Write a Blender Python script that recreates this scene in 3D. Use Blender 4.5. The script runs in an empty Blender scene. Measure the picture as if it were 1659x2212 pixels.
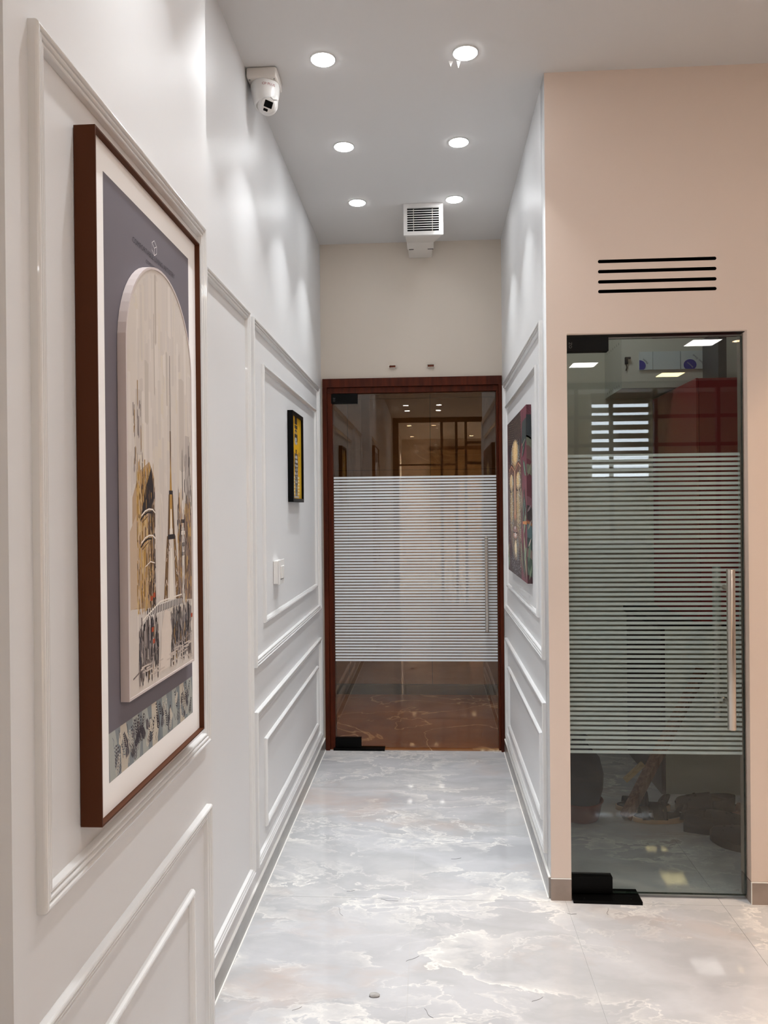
import bpy, bmesh, math, random
from mathutils import Vector, Matrix
SC = bpy.context.scene
COL = SC.collection
# ------------------------------------------------------------------ camera
cd = bpy.data.cameras.new('camera'); cam = bpy.data.objects.new('camera', cd); COL.objects.link(cam)
F_PX, YAW, PITCH, ROLL = 1650.08, 0.06132, -0.00301, -0.00952
cd.sensor_fit = 'HORIZONTAL'; cd.sensor_width = 36.0; cd.lens = F_PX / 1659 * 36.0
cd.clip_start = 0.02; cd.clip_end = 60
cy, sy, cp, sp = math.cos(YAW), math.sin(YAW), math.cos(PITCH), math.sin(PITCH)
fw = Vector((-sy * cp, cy * cp, sp)); r0 = Vector((cy, sy, 0)); u0 = r0.cross(fw)
rr = r0 * math.cos(ROLL) + u0 * math.sin(ROLL); uu = u0 * math.cos(ROLL) - r0 * math.sin(ROLL)
cam.matrix_world = Matrix(((rr.x, uu.x, -fw.x, 0), (rr.y, uu.y, -fw.y, 0), (rr.z, uu.z, -fw.z, 1.45), (0, 0, 0, 1)))
SC.camera = cam
# ------------------------------------------------------------------ world, exposure
w = bpy.data.worlds.new('world'); SC.world = w; w.use_nodes = True
w.node_tree.nodes['Background'].inputs[0].default_value = (0.9, 0.95, 1, 1)
w.node_tree.nodes['Background'].inputs[1].default_value = 0.02
SC.view_settings.view_transform = 'Standard'; SC.view_settings.look = 'None'
SC.view_settings.gamma = 1; SC.view_settings.use_curve_mapping = False
SC.view_settings.exposure = 1.03
SPOT_W = 26.0        # corridor downlight beam
DISC_E = 26.0        # corridor downlight lens
PANEL_E = 15.0        # square ceiling panels of the hall
WARM_W = 115.0        # warm hall downlights
BLIND_DAY = 6.0      # daylight behind the blind
# ------------------------------------------------------------------ dimensions
XL, XR, HC, YE, YR, XN, YC = -0.656, 0.431, 3.054, 4.589, 2.852, -0.575, 1.961
Y0 = 1.008           # near end of the left pilaster
YB = -5.2            # back wall of the hall
XE = 5.2             # far right wall of the hall
PX0, PX1, PYB = 0.505, 1.92, 4.6   # pantry

def lin(c):
    c = c / 255.0
    return c / 12.92 if c <= 0.04045 else ((c + 0.055) / 1.055) ** 2.4
def rgb(r, g, b): return (lin(r), lin(g), lin(b), 1.0)

# ------------------------------------------------------------------ materials
def newmat(name):
    m = bpy.data.materials.new(name); m.use_nodes = True
    nt = m.node_tree; nt.nodes.clear()
    out = nt.nodes.new('ShaderNodeOutputMaterial')
    return m, nt, out
def pbr(name, col, rough=0.5, metal=0.0, spec=0.5, noise=0.0, nscale=8.0, bump=0.0, bscale=60.0, coat=0.0):
    m, nt, out = newmat(name)
    p = nt.nodes.new('ShaderNodeBsdfPrincipled')
    p.inputs['Base Color'].default_value = col; p.inputs['Roughness'].default_value = rough
    p.inputs['Metallic'].default_value = metal; p.inputs['Specular IOR Level'].default_value = spec
    p.inputs['Coat Weight'].default_value = coat
    nt.links.new(p.outputs[0], out.inputs[0])
    tc = nt.nodes.new('ShaderNodeTexCoord')
    if noise > 0:
        n = nt.nodes.new('ShaderNodeTexNoise'); n.inputs['Scale'].default_value = nscale; n.inputs['Detail'].default_value = 4
        nt.links.new(tc.outputs['Object'], n.inputs['Vector'])
        r = nt.nodes.new('ShaderNodeValToRGB')
        r.color_ramp.elements[0].position = 0.3; r.color_ramp.elements[1].position = 0.7
        r.color_ramp.elements[0].color = tuple(c * (1 - noise) for c in col[:3]) + (1,)
        r.color_ramp.elements[1].color = tuple(min(1, c * (1 + noise)) for c in col[:3]) + (1,)
        nt.links.new(n.outputs[0], r.inputs[0]); nt.links.new(r.outputs[0], p.inputs['Base Color'])
    if bump > 0:
        n2 = nt.nodes.new('ShaderNodeTexNoise'); n2.inputs['Scale'].default_value = bscale; n2.inputs['Detail'].default_value = 3
        nt.links.new(tc.outputs['Object'], n2.inputs['Vector'])
        b = nt.nodes.new('ShaderNodeBump'); b.inputs['Strength'].default_value = bump; b.inputs['Distance'].default_value = 0.002
        nt.links.new(n2.outputs[0], b.inputs['Height']); nt.links.new(b.outputs[0], p.inputs['Normal'])
    return m
def emis(name, col, s):
    m, nt, out = newmat(name)
    e = nt.nodes.new('ShaderNodeEmission'); e.inputs[0].default_value = col; e.inputs[1].default_value = s
    nt.links.new(e.outputs[0], out.inputs[0]); return m
def glassmat(name, tint, r0=0.04, rough=0.0):
    """thin tinted pane: each face of the slab tints once and mirrors by Schlick's curve"""
    m, nt, out = newmat(name)
    t = nt.nodes.new('ShaderNodeBsdfTransparent'); t.inputs[0].default_value = tint
    g = nt.nodes.new('ShaderNodeBsdfGlossy'); g.inputs['Roughness'].default_value = rough
    g.inputs['Color'].default_value = (1, 1, 1, 1)
    lw = nt.nodes.new('ShaderNodeLayerWeight'); lw.inputs['Blend'].default_value = 0.5
    pw = nt.nodes.new('ShaderNodeMath'); pw.operation = 'POWER'; pw.inputs[1].default_value = 5
    ml = nt.nodes.new('ShaderNodeMath'); ml.operation = 'MULTIPLY_ADD'; ml.inputs[1].default_value = 1 - r0; ml.inputs[2].default_value = r0
    mx = nt.nodes.new('ShaderNodeMixShader')
    nt.links.new(lw.outputs['Facing'], pw.inputs[0]); nt.links.new(pw.outputs[0], ml.inputs[0])
    nt.links.new(ml.outputs[0], mx.inputs[0]); nt.links.new(t.outputs[0], mx.inputs[1]); nt.links.new(g.outputs[0], mx.inputs[2])
    nt.links.new(mx.outputs[0], out.inputs[0]); return m
def filmmat(name, col, opac):
    m, nt, out = newmat(name)
    d = nt.nodes.new('ShaderNodeBsdfDiffuse'); d.inputs[0].default_value = col
    tl = nt.nodes.new('ShaderNodeBsdfTranslucent'); tl.inputs[0].default_value = col
    t = nt.nodes.new('ShaderNodeBsdfTransparent')
    a = nt.nodes.new('ShaderNodeMixShader'); a.inputs[0].default_value = 0.14
    b = nt.nodes.new('ShaderNodeMixShader'); b.inputs[0].default_value = opac
    nt.links.new(d.outputs[0], a.inputs[1]); nt.links.new(tl.outputs[0], a.inputs[2])
    nt.links.new(t.outputs[0], b.inputs[1]); nt.links.new(a.outputs[0], b.inputs[2])
    nt.links.new(b.outputs[0], out.inputs[0]); return m
def printmat(name, rough=0.5, spec=0.3):
    m, nt, out = newmat(name)
    p = nt.nodes.new('ShaderNodeBsdfPrincipled'); p.inputs['Roughness'].default_value = rough; p.inputs['Specular IOR Level'].default_value = spec
    a = nt.nodes.new('ShaderNodeAttribute'); a.attribute_name = 'Ink'
    nt.links.new(a.outputs['Color'], p.inputs['Base Color']); nt.links.new(p.outputs[0], out.inputs[0]); return m

def ramp(nt, pts, interp='LINEAR'):
    r = nt.nodes.new('ShaderNodeValToRGB'); r.color_ramp.interpolation = interp
    while len(r.color_ramp.elements) < len(pts): r.color_ramp.elements.new(0.5)
    for e, (p, c) in zip(r.color_ramp.elements, pts): e.position = p; e.color = c
    return r
def onyx(name, dark=1.0, rough=0.035, warm=0.0):
    """pale grey onyx-look porcelain: drifting cloud edges, white veins, rusty patches"""
    m, nt, out = newmat(name); N, L = nt.nodes, nt.links
    p = N.new('ShaderNodeBsdfPrincipled'); p.inputs['Roughness'].default_value = rough; p.inputs['Specular IOR Level'].default_value = 0.5
    L.new(p.outputs[0], out.inputs[0])
    geo = N.new('ShaderNodeNewGeometry')
    mp = N.new('ShaderNodeMapping'); mp.inputs['Scale'].default_value = (0.85, 1.5, 1.0)
    mp.inputs['Rotation'].default_value = (0, 0, 0.25)
    L.new(geo.outputs['Position'], mp.inputs['Vector'])
    # domain warp
    wn = N.new('ShaderNodeTexNoise'); wn.inputs['Scale'].default_value = 2.2; wn.inputs['Detail'].default_value = 5; wn.inputs['Roughness'].default_value = 0.6
    L.new(mp.outputs[0], wn.inputs['Vector'])
    sub = N.new('ShaderNodeVectorMath'); sub.operation = 'SUBTRACT'; sub.inputs[1].default_value = (0.5, 0.5, 0.5)
    sc = N.new('ShaderNodeVectorMath'); sc.operation = 'SCALE'; sc.inputs['Scale'].default_value = 0.38
    ad = N.new('ShaderNodeVectorMath'); ad.operation = 'ADD'
    L.new(wn.outputs['Color'], sub.inputs[0]); L.new(sub.outputs[0], sc.inputs[0]); L.new(sc.outputs[0], ad.inputs[0]); L.new(mp.outputs[0], ad.inputs[1])
    def noise(scale, det, rough=0.55, off=0.0):
        n = N.new('ShaderNodeTexNoise'); n.inputs['Scale'].default_value = scale; n.inputs['Detail'].default_value = det; n.inputs['Roughness'].default_value = rough
        if off:
            o = N.new('ShaderNodeVectorMath'); o.operation = 'ADD'; o.inputs[1].default_value = (off, off * 0.7, 0)
            L.new(ad.outputs[0], o.inputs[0]); L.new(o.outputs[0], n.inputs['Vector'])
        else: L.new(ad.outputs[0], n.inputs['Vector'])
        return n
    d = dark
    g = lambda a, b, c: (lin(a) * d, lin(b) * d, lin(c) * d, 1)
    base = noise(1.5, 5, 0.5)
    rb = ramp(nt, [(0.32, g(176, 176, 179)), (0.46, g(196, 196, 199)), (0.54, g(182, 182, 184)), (0.68, g(204, 203, 204))]); L.new(base.outputs[0], rb.inputs[0])
    def math_(op, a, b):
        m_ = N.new('ShaderNodeMath'); m_.operation = op
        for k, q in enumerate((a, b)):
            if isinstance(q, float): m_.inputs[k].default_value = q
            else: L.new(q, m_.inputs[k])
        return m_.outputs[0]
    def rim(scale, det, off, soft, moff, lo, hi):
        """cloud bank: one crisp bright edge that fades away on its inner side, present only in places"""
        n_ = noise(scale, det, 0.58, off)
        r_ = ramp(nt, [(0.494, (0, 0, 0, 1)), (0.502, (1, 1, 1, 1)), (0.512, (.5, .5, .5, 1)), (0.5 + soft, (0, 0, 0, 1))]); L.new(n_.outputs[0], r_.inputs[0])
        k_ = noise(1.7, 2, 0.5, moff); km = ramp(nt, [(lo, (0, 0, 0, 1)), (hi, (1, 1, 1, 1))]); L.new(k_.outputs[0], km.inputs[0])
        return math_('MULTIPLY', r_.outputs[0], km.outputs[0])
    vmul_out = math_('MAXIMUM', rim(1.5, 8, 4.1, .075, 9.3, .44, .60), math_('MAXIMUM', rim(2.3, 8, 17.7, .05, 23.9, .47, .62), math_('MULTIPLY', rim(3.2, 7, 31.3, .03, 3.3, .47, .62), 0.8)))
    # rusty patches
    tn = noise(1.5, 5, 0.6, 12.9); rt = ramp(nt, [(0.56, (0, 0, 0, 1)), (0.72, (0.5, 0.5, 0.5, 1))]); L.new(tn.outputs[0], rt.inputs[0])
    m1 = N.new('ShaderNodeMixRGB'); m1.blend_type = 'MIX'; m1.inputs[2].default_value = g(196, 168, 148)
    L.new(rt.outputs[0], m1.inputs[0]); L.new(rb.outputs[0], m1.inputs[1])
    m2 = N.new('ShaderNodeMixRGB'); m2.inputs[2].default_value = g(234, 231, 226)
    L.new(vmul_out, m2.inputs[0]); L.new(m1.outputs[0], m2.inputs[1])
    L.new(m2.outputs[0], p.inputs['Base Color'])
    return m
def brownmarble(name, c1, c2, vein, rough=0.12):
    m, nt, out = newmat(name); N, L = nt.nodes, nt.links
    p = N.new('ShaderNodeBsdfPrincipled'); p.inputs['Roughness'].default_value = rough
    L.new(p.outputs[0], out.inputs[0])
    tc = N.new('ShaderNodeNewGeometry')
    n = N.new('ShaderNodeTexNoise'); n.inputs['Scale'].default_value = 3; n.inputs['Detail'].default_value = 6
    L.new(tc.outputs['Position'], n.inputs['Vector'])
    r = ramp(nt, [(0.35, c1), (0.65, c2)]); L.new(n.outputs[0], r.inputs[0])
    v = N.new('ShaderNodeTexNoise'); v.inputs['Scale'].default_value = 1.7; v.inputs['Detail'].default_value = 4; v.inputs['Distortion'].default_value = 1.2
    L.new(tc.outputs['Position'], v.inputs['Vector'])
    a1 = N.new('ShaderNodeMath'); a1.operation = 'SUBTRACT'; a1.inputs[1].default_value = 0.5
    a2 = N.new('ShaderNodeMath'); a2.operation = 'ABSOLUTE'; L.new(v.outputs[0], a1.inputs[0]); L.new(a1.outputs[0], a2.inputs[0])
    rv = ramp(nt, [(0.0, (1, 1, 1, 1)), (0.012, (0, 0, 0, 1))]); L.new(a2.outputs[0], rv.inputs[0])
    mx = N.new('ShaderNodeMixRGB'); mx.inputs[2].default_value = vein
    L.new(rv.outputs[0], mx.inputs[0]); L.new(r.outputs[0], mx.inputs[1]); L.new(mx.outputs[0], p.inputs['Base Color'])
    return m
def woodmat(name, c1, c2, rough=0.35, axis=2, scale=14):
    m, nt, out = newmat(name); N, L = nt.nodes, nt.links
    p = N.new('ShaderNodeBsdfPrincipled'); p.inputs['Roughness'].default_value = rough; p.inputs['Specular IOR Level'].default_value = 0.18; L.new(p.outputs[0], out.inputs[0])
    tc = N.new('ShaderNodeTexCoord'); mp = N.new('ShaderNodeMapping')
    s = [scale] * 3; s[axis] = 0.8; mp.inputs['Scale'].default_value = s
    n = N.new('ShaderNodeTexNoise'); n.inputs['Scale'].default_value = 2.5; n.inputs['Detail'].default_value = 5; n.inputs['Distortion'].default_value = 0.6
    L.new(tc.outputs['Object'], mp.inputs[0]); L.new(mp.outputs[0], n.inputs['Vector'])
    r = ramp(nt, [(0.35, c1), (0.65, c2)]); L.new(n.outputs[0], r.inputs[0]); L.new(r.outputs[0], p.inputs['Base Color'])
    return m

M = {}
M['white'] = pbr('white_satin_paint', rgb(222, 222, 223), 0.42, spec=0.3, bump=0.03, bscale=35)
M['trim'] = pbr('white_moulding_paint', rgb(226, 226, 226), 0.2, spec=0.6, coat=0.4)
M['beige'] = pbr('beige_satin_paint', rgb(224, 207, 195), 0.42, spec=0.35, bump=0.03, bscale=35)
M['endbeige'] = pbr('pale_beige_paint', rgb(212, 202, 190), 0.45, spec=0.3, bump=0.03, bscale=35)
M['ceil'] = pbr('ceiling_paint', rgb(214, 212, 211), 0.8, spec=0.2)
M['onyx'] = onyx('onyx_floor_tile')
M['grout'] = pbr('floor_grout', rgb(186, 184, 182), 0.8)
M['skirt'] = pbr('grey_skirting_tile', rgb(150, 147, 143), 0.22, noise=0.12, nscale=5)
M['skirt2'] = pbr('taupe_skirting_tile', rgb(158, 142, 132), 0.25, noise=0.14, nscale=9)
M['caulk'] = pbr('white_caulk', rgb(238, 236, 232), 0.5)
M['wood'] = woodmat('dark_red_wood', rgb(62, 20, 6), rgb(86, 33, 12), 0.42)
M['bronze'] = glassmat('bronze_glass', (0.80, 0.70, 0.56, 1), 0.055)
M['greenglass'] = glassmat('grey_green_glass', (0.835, 0.87, 0.86, 1), 0.032)
M['edgegl'] = pbr('glass_edge', rgb(36, 48, 42), 0.2)
M['film'] = filmmat('frosted_film', rgb(243, 247, 250), 0.93)
M['black'] = pbr('black_powder_coat', rgb(5, 5, 5), 0.4, spec=0.1)
M['blackm'] = pbr('matt_black', rgb(9, 9, 9), 0.8, spec=0.1)
M['steel'] = pbr('brushed_steel', rgb(200, 192, 184), 0.28, metal=1.0)
M['chrome'] = pbr('bright_metal', rgb(190, 186, 180), 0.2, metal=1.0)
M['brown'] = pbr('brown_lacquer', rgb(80, 44, 25), 0.5, spec=0.12)
M['mat'] = pbr('white_mount_board', rgb(251, 250, 250), 0.7, spec=0.2)
M['arch'] = pbr('pale_pink_grey_lacquer', rgb(206, 194, 192), 0.4)
M['print'] = printmat('printed_ink', 0.55, 0.25)
M['canvas'] = printmat('printed_canvas', 0.5, 0.3)
M['plastic'] = pbr('white_plastic', rgb(228, 226, 224), 0.3)
M['greyp'] = pbr('warm_white_plastic', rgb(214, 208, 202), 0.35)
M['dark'] = pbr('dark_void', rgb(6, 6, 6), 0.9, spec=0.05)
M['rim'] = pbr('lamp_rim_white', rgb(235, 235, 235), 0.4)
M['lens'] = emis('lamp_lens', (0.96, 0.985, 1.0, 1), DISC_E)
M['lensw'] = emis('warm_lamp_lens', (1.0, 0.72, 0.42, 1), DISC_E * 0.7)
M['panel'] = emis('panel_lens', (1.0, 0.95, 0.90, 1), PANEL_E)
M['panel_fill'] = emis('fill_panel_lens', (1.0, 0.895, 0.82, 1), 26.0)  # unseen fill panels added to brighten the near walls and pantry door
M['panely'] = emis('yellow_panel_lens', (1.0, 0.8, 0.35, 1), PANEL_E * 1.2)
M['day'] = emis('daylight', (0.82, 0.9, 1.0, 1), BLIND_DAY)
M['slat'] = pbr('tan_blind_fabric', rgb(180, 148, 110), 0.8)
M['slatd'] = pbr('brown_blind_fabric', rgb(96, 70, 46), 0.8)
M['maroon'] = pbr('maroon_laminate', rgb(160, 58, 60), 0.2, spec=0.5)
M['maroond'] = pbr('dark_maroon_laminate', rgb(52, 22, 22), 0.3)
M['cab'] = pbr('white_laminate', rgb(204, 202, 190), 0.4)
M['pwall'] = pbr('pantry_wall_paint', rgb(196, 192, 176), 0.6)
M['tub'] = pbr('red_plastic', rgb(110, 32, 28), 0.5)
M['bag'] = pbr('black_cloth', rgb(16, 16, 20), 0.95, spec=0.1, noise=0.3, nscale=20)
M['oldwood'] = woodmat('weathered_wood', rgb(104, 66, 50), rgb(150, 112, 88), 0.8, 2, 30)
M['palewood'] = woodmat('pale_wood', rgb(176, 146, 104), rgb(200, 172, 130), 0.7, 0, 20)
M['rubber'] = pbr('black_foam_rubber', rgb(20, 19, 22), 0.8, spec=0.15, noise=0.15, nscale=30)
M['rubber2'] = pbr('charcoal_foam_rubber', rgb(34, 34, 35), 0.8, spec=0.15)
M['sole'] = pbr('tan_sole', rgb(196, 158, 122), 0.7, noise=0.1, nscale=30)
M['insole'] = pbr('brown_insole', rgb(112, 52, 26), 0.7)
M['lobbyfloor'] = brownmarble('brown_marble', rgb(132, 92, 66), rgb(164, 120, 88), rgb(226, 204, 176))
M['lobbywall'] = brownmarble('taupe_marble', rgb(140, 112, 92), rgb(166, 138, 116), rgb(160, 134, 113), 0.25)
M['lobbyskirt'] = pbr('dark_skirting', rgb(60, 60, 62), 0.4)
M['hair'] = pbr('dark_hair', rgb(50, 44, 40), 0.5)
M['crumb'] = pbr('grey_plaster_crumb', rgb(170, 168, 166), 0.8)
M['red_ink'] = pbr('red_ink', rgb(150, 20, 40), 0.5)
M['grey_ink'] = pbr('grey_ink', rgb(92, 92, 92), 0.5)
M['dark_ink'] = pbr('dark_ink', rgb(52, 48, 56), 0.6)
M['white_ink'] = pbr('white_ink', rgb(232, 228, 226), 0.6)
M['blue_ink'] = pbr('blue_ink', rgb(36, 30, 150), 0.5)
M['filmw'] = pbr('protective_film', rgb(206, 216, 218), 0.3)
M['shade'] = pbr('partition_frame', rgb(26, 20, 17), 0.4)
M['clear'] = glassmat('clear_glass', (0.93, 0.93, 0.92, 1), 0.04)

# ------------------------------------------------------------------ builders
def origin(parent):
    o = Vector((0, 0, 0))
    while parent is not None: o += parent.location; parent = parent.parent
    return o
def link(name, me, mat, parent=None):
    o = bpy.data.objects.new(name, me); COL.objects.link(o)
    for m in (mat if isinstance(mat, (list, tuple)) else [mat]): me.materials.append(m)
    if parent is not None: o.parent = parent
    return o
def mesh(name, verts, faces, mat, parent=None, smooth=False, local=False, fix=True):
    og = Vector((0, 0, 0)) if local else origin(parent)
    me = bpy.data.meshes.new(name); me.from_pydata([tuple(Vector(v) - og) for v in verts], [], faces)
    if fix:
        bm = bmesh.new(); bm.from_mesh(me); bmesh.ops.recalc_face_normals(bm, faces=bm.faces); bm.to_mesh(me); bm.free()
    if smooth:
        for p in me.polygons: p.use_smooth = True
    return link(name, me, mat, parent)
def frombm(name, bm, mat, parent=None, smooth=False, local=False):
    og = Vector((0, 0, 0)) if local else origin(parent)
    for v in bm.verts: v.co -= og
    me = bpy.data.meshes.new(name); bm.to_mesh(me); bm.free()
    if smooth:
        for p in me.polygons: p.use_smooth = True
    return link(name, me, mat, parent)
def bmbox(bm, lo, hi):
    vs = [bm.verts.new((x, y, z)) for x in (lo[0], hi[0]) for y in (lo[1], hi[1]) for z in (lo[2], hi[2])]
    for f in ((0, 1, 3, 2), (4, 6, 7, 5), (0, 4, 5, 1), (2, 3, 7, 6), (0, 2, 6, 4), (1, 5, 7, 3)): bm.faces.new([vs[i] for i in f])
    return vs
def box(name, lo, hi, mat, parent=None, bevel=0.0, seg=2, local=False):
    bm = bmesh.new(); bmbox(bm, lo, hi); bmesh.ops.recalc_face_normals(bm, faces=bm.faces)
    if bevel > 0: bmesh.ops.bevel(bm, geom=bm.edges[:], offset=bevel, segments=seg, affect='EDGES', profile=0.5)
    return frombm(name, bm, mat, parent, bevel > 0 and seg > 2, local)
def boxes(name, L, mat, parent=None):
    bm = bmesh.new()
    for lo, hi in L: bmbox(bm, lo, hi)
    bmesh.ops.recalc_face_normals(bm, faces=bm.faces)
    return frombm(name, bm, mat, parent)
def frame_axes(d):
    d = Vector(d).normalized(); a = Vector((0, 0, 1)) if abs(d.z) < 0.9 else Vector((0, 1, 0))
    x = a.cross(d).normalized(); y = d.cross(x); return x, y, d
def lathe(name, base, axis, prof, mat, parent=None, seg=32, smooth=True, local=False):
    """prof: (distance along axis, radius)"""
    x, y, d = frame_axes(axis); b = Vector(base); V, Fc = [], []
    for t, r in prof:
        for k in range(seg):
            a = 2 * math.pi * k / seg; V.append(b + d * t + x * (r * math.cos(a)) + y * (r * math.sin(a)))
    n = len(prof)
    for i in range(n - 1):
        for k in range(seg):
            k2 = (k + 1) % seg; Fc.append((i * seg + k, i * seg + k2, (i + 1) * seg + k2, (i + 1) * seg + k))
    Fc.append(tuple(range(seg))); Fc.append(tuple((n - 1) * seg + k for k in range(seg)))
    return mesh(name, V, Fc, mat, parent, smooth, local)
def tube(name, pts, r, mat, parent=None, seg=6, local=False):
    V, Fc = [], []; n = len(pts); pts = [Vector(p) for p in pts]
    for i, p in enumerate(pts):
        d = pts[min(i + 1, n - 1)] - pts[max(i - 1, 0)]; x, y, _ = frame_axes(d)
        rad = r[i] if isinstance(r, (list, tuple)) else r
        for k in range(seg):
            a = 2 * math.pi * k / seg; V.append(p + x * (rad * math.cos(a)) + y * (rad * math.sin(a)))
    for i in range(n - 1):
        for k in range(seg):
            k2 = (k + 1) % seg; Fc.append((i * seg + k, i * seg + k2, (i + 1) * seg + k2, (i + 1) * seg + k))
    Fc.append(tuple(range(seg))); Fc.append(tuple((n - 1) * seg + k for k in range(seg)))
    return mesh(name, V, Fc, mat, parent, True, local)
def empty(name, loc, rotz=0.0):
    o = bpy.data.objects.new(name, None); COL.objects.link(o); o.location = loc; o.rotation_euler = (0, 0, rotz); o.empty_display_size = 0.05
    return o
def tag(o, label, cat, group=None):
    o['label'] = label; o['category'] = cat
    if group: o['group'] = group
    return o
def thing(name, label, cat, loc, rotz=0.0, group=None): return tag(empty(name, loc, rotz), label, cat, group)
def struct(o): o['kind'] = 'structure'; return o
def prism(name, poly, axis_o, ud, vd, nd, t0, t1, mat, parent=None, local=False):
    """extrude a planar polygon (u,v) between t0 and t1 along nd"""
    o, ud, vd, nd = map(Vector, (axis_o, ud, vd, nd)); n = len(poly)
    V = [o + ud * u + vd * v + nd * t for t in (t0, t1) for u, v in poly]
    Fc = [tuple(range(n)), tuple(range(n, 2 * n))] + [(i, (i + 1) % n, n + (i + 1) % n, n + i) for i in range(n)]
    return mesh(name, V, Fc, mat, parent, False, local)
def plate_holes(name, outer, holes, thick, place, mat, parent=None):
    """flat plate with holes: 2-D curve fill, extruded; place(u,v,w)->xyz"""
    cu = bpy.data.curves.new('tmp', 'CURVE'); cu.dimensions = '2D'; cu.fill_mode = 'BOTH'; cu.extrude = thick / 2
    for loop in [outer] + holes:
        s = cu.splines.new('POLY'); s.points.add(len(loop) - 1); s.use_cyclic_u = True
        for p, (u, v) in zip(s.points, loop): p.co = (u, v, 0, 1)
    ob = bpy.data.objects.new('tmp', cu); me = bpy.data.meshes.new_from_object(ob)
    og = origin(parent)
    for v in me.vertices: v.co = Vector(place(*v.co)) - og
    bpy.data.objects.remove(ob); bpy.data.curves.remove(cu)
    bm = bmesh.new(); bm.from_mesh(me); bmesh.ops.remove_doubles(bm, verts=bm.verts, dist=1e-6); bmesh.ops.recalc_face_normals(bm, faces=bm.faces); bm.to_mesh(me); bm.free()
    me.name = name; return link(name, me, mat, parent)
def text(name, s, size, place, mat, parent=None, rot=0.0, squash=1.0):
    cu = bpy.data.curves.new('tmp', 'FONT'); cu.body = s; cu.size = size; cu.align_x = 'CENTER'; cu.align_y = 'CENTER'; cu.resolution_u = 2
    ob = bpy.data.objects.new('tmp', cu); me = bpy.data.meshes.new_from_object(ob)
    bpy.data.objects.remove(ob); bpy.data.curves.remove(cu); og = origin(parent); c, s_ = math.cos(rot), math.sin(rot)
    for v in me.vertices:
        u, q = v.co.x * squash, v.co.y; v.co = Vector(place(c * u - s_ * q, s_ * u + c * q)) - og
    me.name = name; return link(name, me, mat, parent)

class Ink:
    """flat print: a stack of coloured shapes on one sheet"""
    def __init__(s, o, ud, vd, nd): s.o, s.u, s.v, s.n = map(Vector, (o, ud, vd, nd)); s.V, s.F, s.C, s.k = [], [], [], 0
    def poly(s, pts, col):
        b = len(s.V); s.k += 1; h = 0.00004 + s.k * 2.2e-7
        s.V += [s.o + s.u * p[0] + s.v * p[1] + s.n * h for p in pts]; s.F.append(tuple(range(b, b + len(pts)))); s.C.append(col)
    def rect(s, u0, v0, u1, v1, col): s.poly([(u0, v0), (u1, v0), (u1, v1), (u0, v1)], col)
    def ell(s, cu, cv, ru, rv, col, n=20, a0=0, a1=2 * math.pi): s.poly([(cu + ru * math.cos(a0 + (a1 - a0) * i / n), cv + rv * math.sin(a0 + (a1 - a0) * i / n)) for i in range(n)], col)
    def line(s, pts, w, col):
        for a, b in zip(pts, pts[1:]):
            d = Vector((b[0] - a[0], b[1] - a[1]));
            if d.length < 1e-7: continue
            n = Vector((-d.y, d.x)).normalized() * (w / 2)
            s.poly([(a[0] + n.x, a[1] + n.y), (a[0] - n.x, a[1] - n.y), (b[0] - n.x, b[1] - n.y), (b[0] + n.x, b[1] + n.y)], col)
    def leaf(s, u, v, ang, ln, wd, col):
        d = Vector((math.cos(ang), math.sin(ang))); n = Vector((-d.y, d.x)); P = []
        for t, q in ((0, 0), (.25, .8), (.5, 1), (.8, .55), (1, 0), (.8, -.55), (.5, -1), (.25, -.8)): P.append((u + d.x * ln * t + n.x * wd * q / 2, v + d.y * ln * t + n.y * wd * q / 2))
        s.poly(P, col)
    def build(s, name, mat, parent, gain=1.0):
        og = origin(parent); me = bpy.data.meshes.new(name); me.from_pydata([tuple(v - og) for v in s.V], [], s.F)
        at = me.attributes.new('Ink', 'FLOAT_COLOR', 'CORNER'); i = 0
        buf = []
        for f, c in zip(s.F, s.C): buf += ([min(0.95, c[0] * gain), min(0.95, c[1] * gain), min(0.95, c[2] * gain), 1.0]) * len(f)
        at.data.foreach_set('color', buf)
        return link(name, me, mat, parent)

# ------------------------------------------------------------------ structure: floor, ceiling, walls
fl = struct(box('floor', (-0.9, YB - 3.2, -0.06), (XE + 0.2, YE + 0.09, -0.0015), M['grout']))
TW, TL = 0.565, 1.13
tile_me = None
ix0, iy0 = -0.083, 2.84
for i in range(-2, 10):
    for j in range(-7, 2):
        x0, y0 = ix0 + i * TW, iy0 + j * TL
        x1, y1 = x0 + TW, y0 + TL
        x0, x1, y1 = max(x0, -0.66), min(x1, XE), min(y1, YE + 0.08)
        if x1 - x0 < 0.02 or y1 - y0 < 0.02: continue
        full = abs(x1 - x0 - TW) < 1e-6 and abs(y1 - y0 - TL) < 1e-6
        if full and tile_me:
            o = bpy.data.objects.new('floor_tile', tile_me); COL.objects.link(o); o.parent = fl; o.location = (x0, y0, 0)
        else:
            o = box('floor_tile', (0.0006, 0.0006, -0.0014), (x1 - x0 - 0.0006, y1 - y0 - 0.0006, 0), M['onyx'], fl, local=True); o.location = (x0, y0, 0)
            if full: tile_me = o.data
struct(box('ceiling', (-0.9, YB - 3.2, HC), (XE + 0.2, YE + 0.15, HC + 0.1), M['ceil']))
struct(box('wall_left', (XL - 0.1, YB - 3.2, -0.05), (XL, YE + 0.15, HC), M['white']))
pil = bmesh.new(); bmbox(pil, (XL - 0.001, Y0, 0), (XN, YC, HC)); bmesh.ops.recalc_face_normals(pil, faces=pil.faces)
struct(frombm('wall_pilaster', pil, M['white']))
struct(boxes('wall_end', [((XL, YE, 2.2415), (XR + 0.08, YE + 0.1, HC)), ((XL, YE, 0), (-0.6465, YE + 0.1, 2.2415)), ((0.4275, YE, 0), (XR + 0.08, YE + 0.1, 2.2415))], M['endbeige']))
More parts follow.
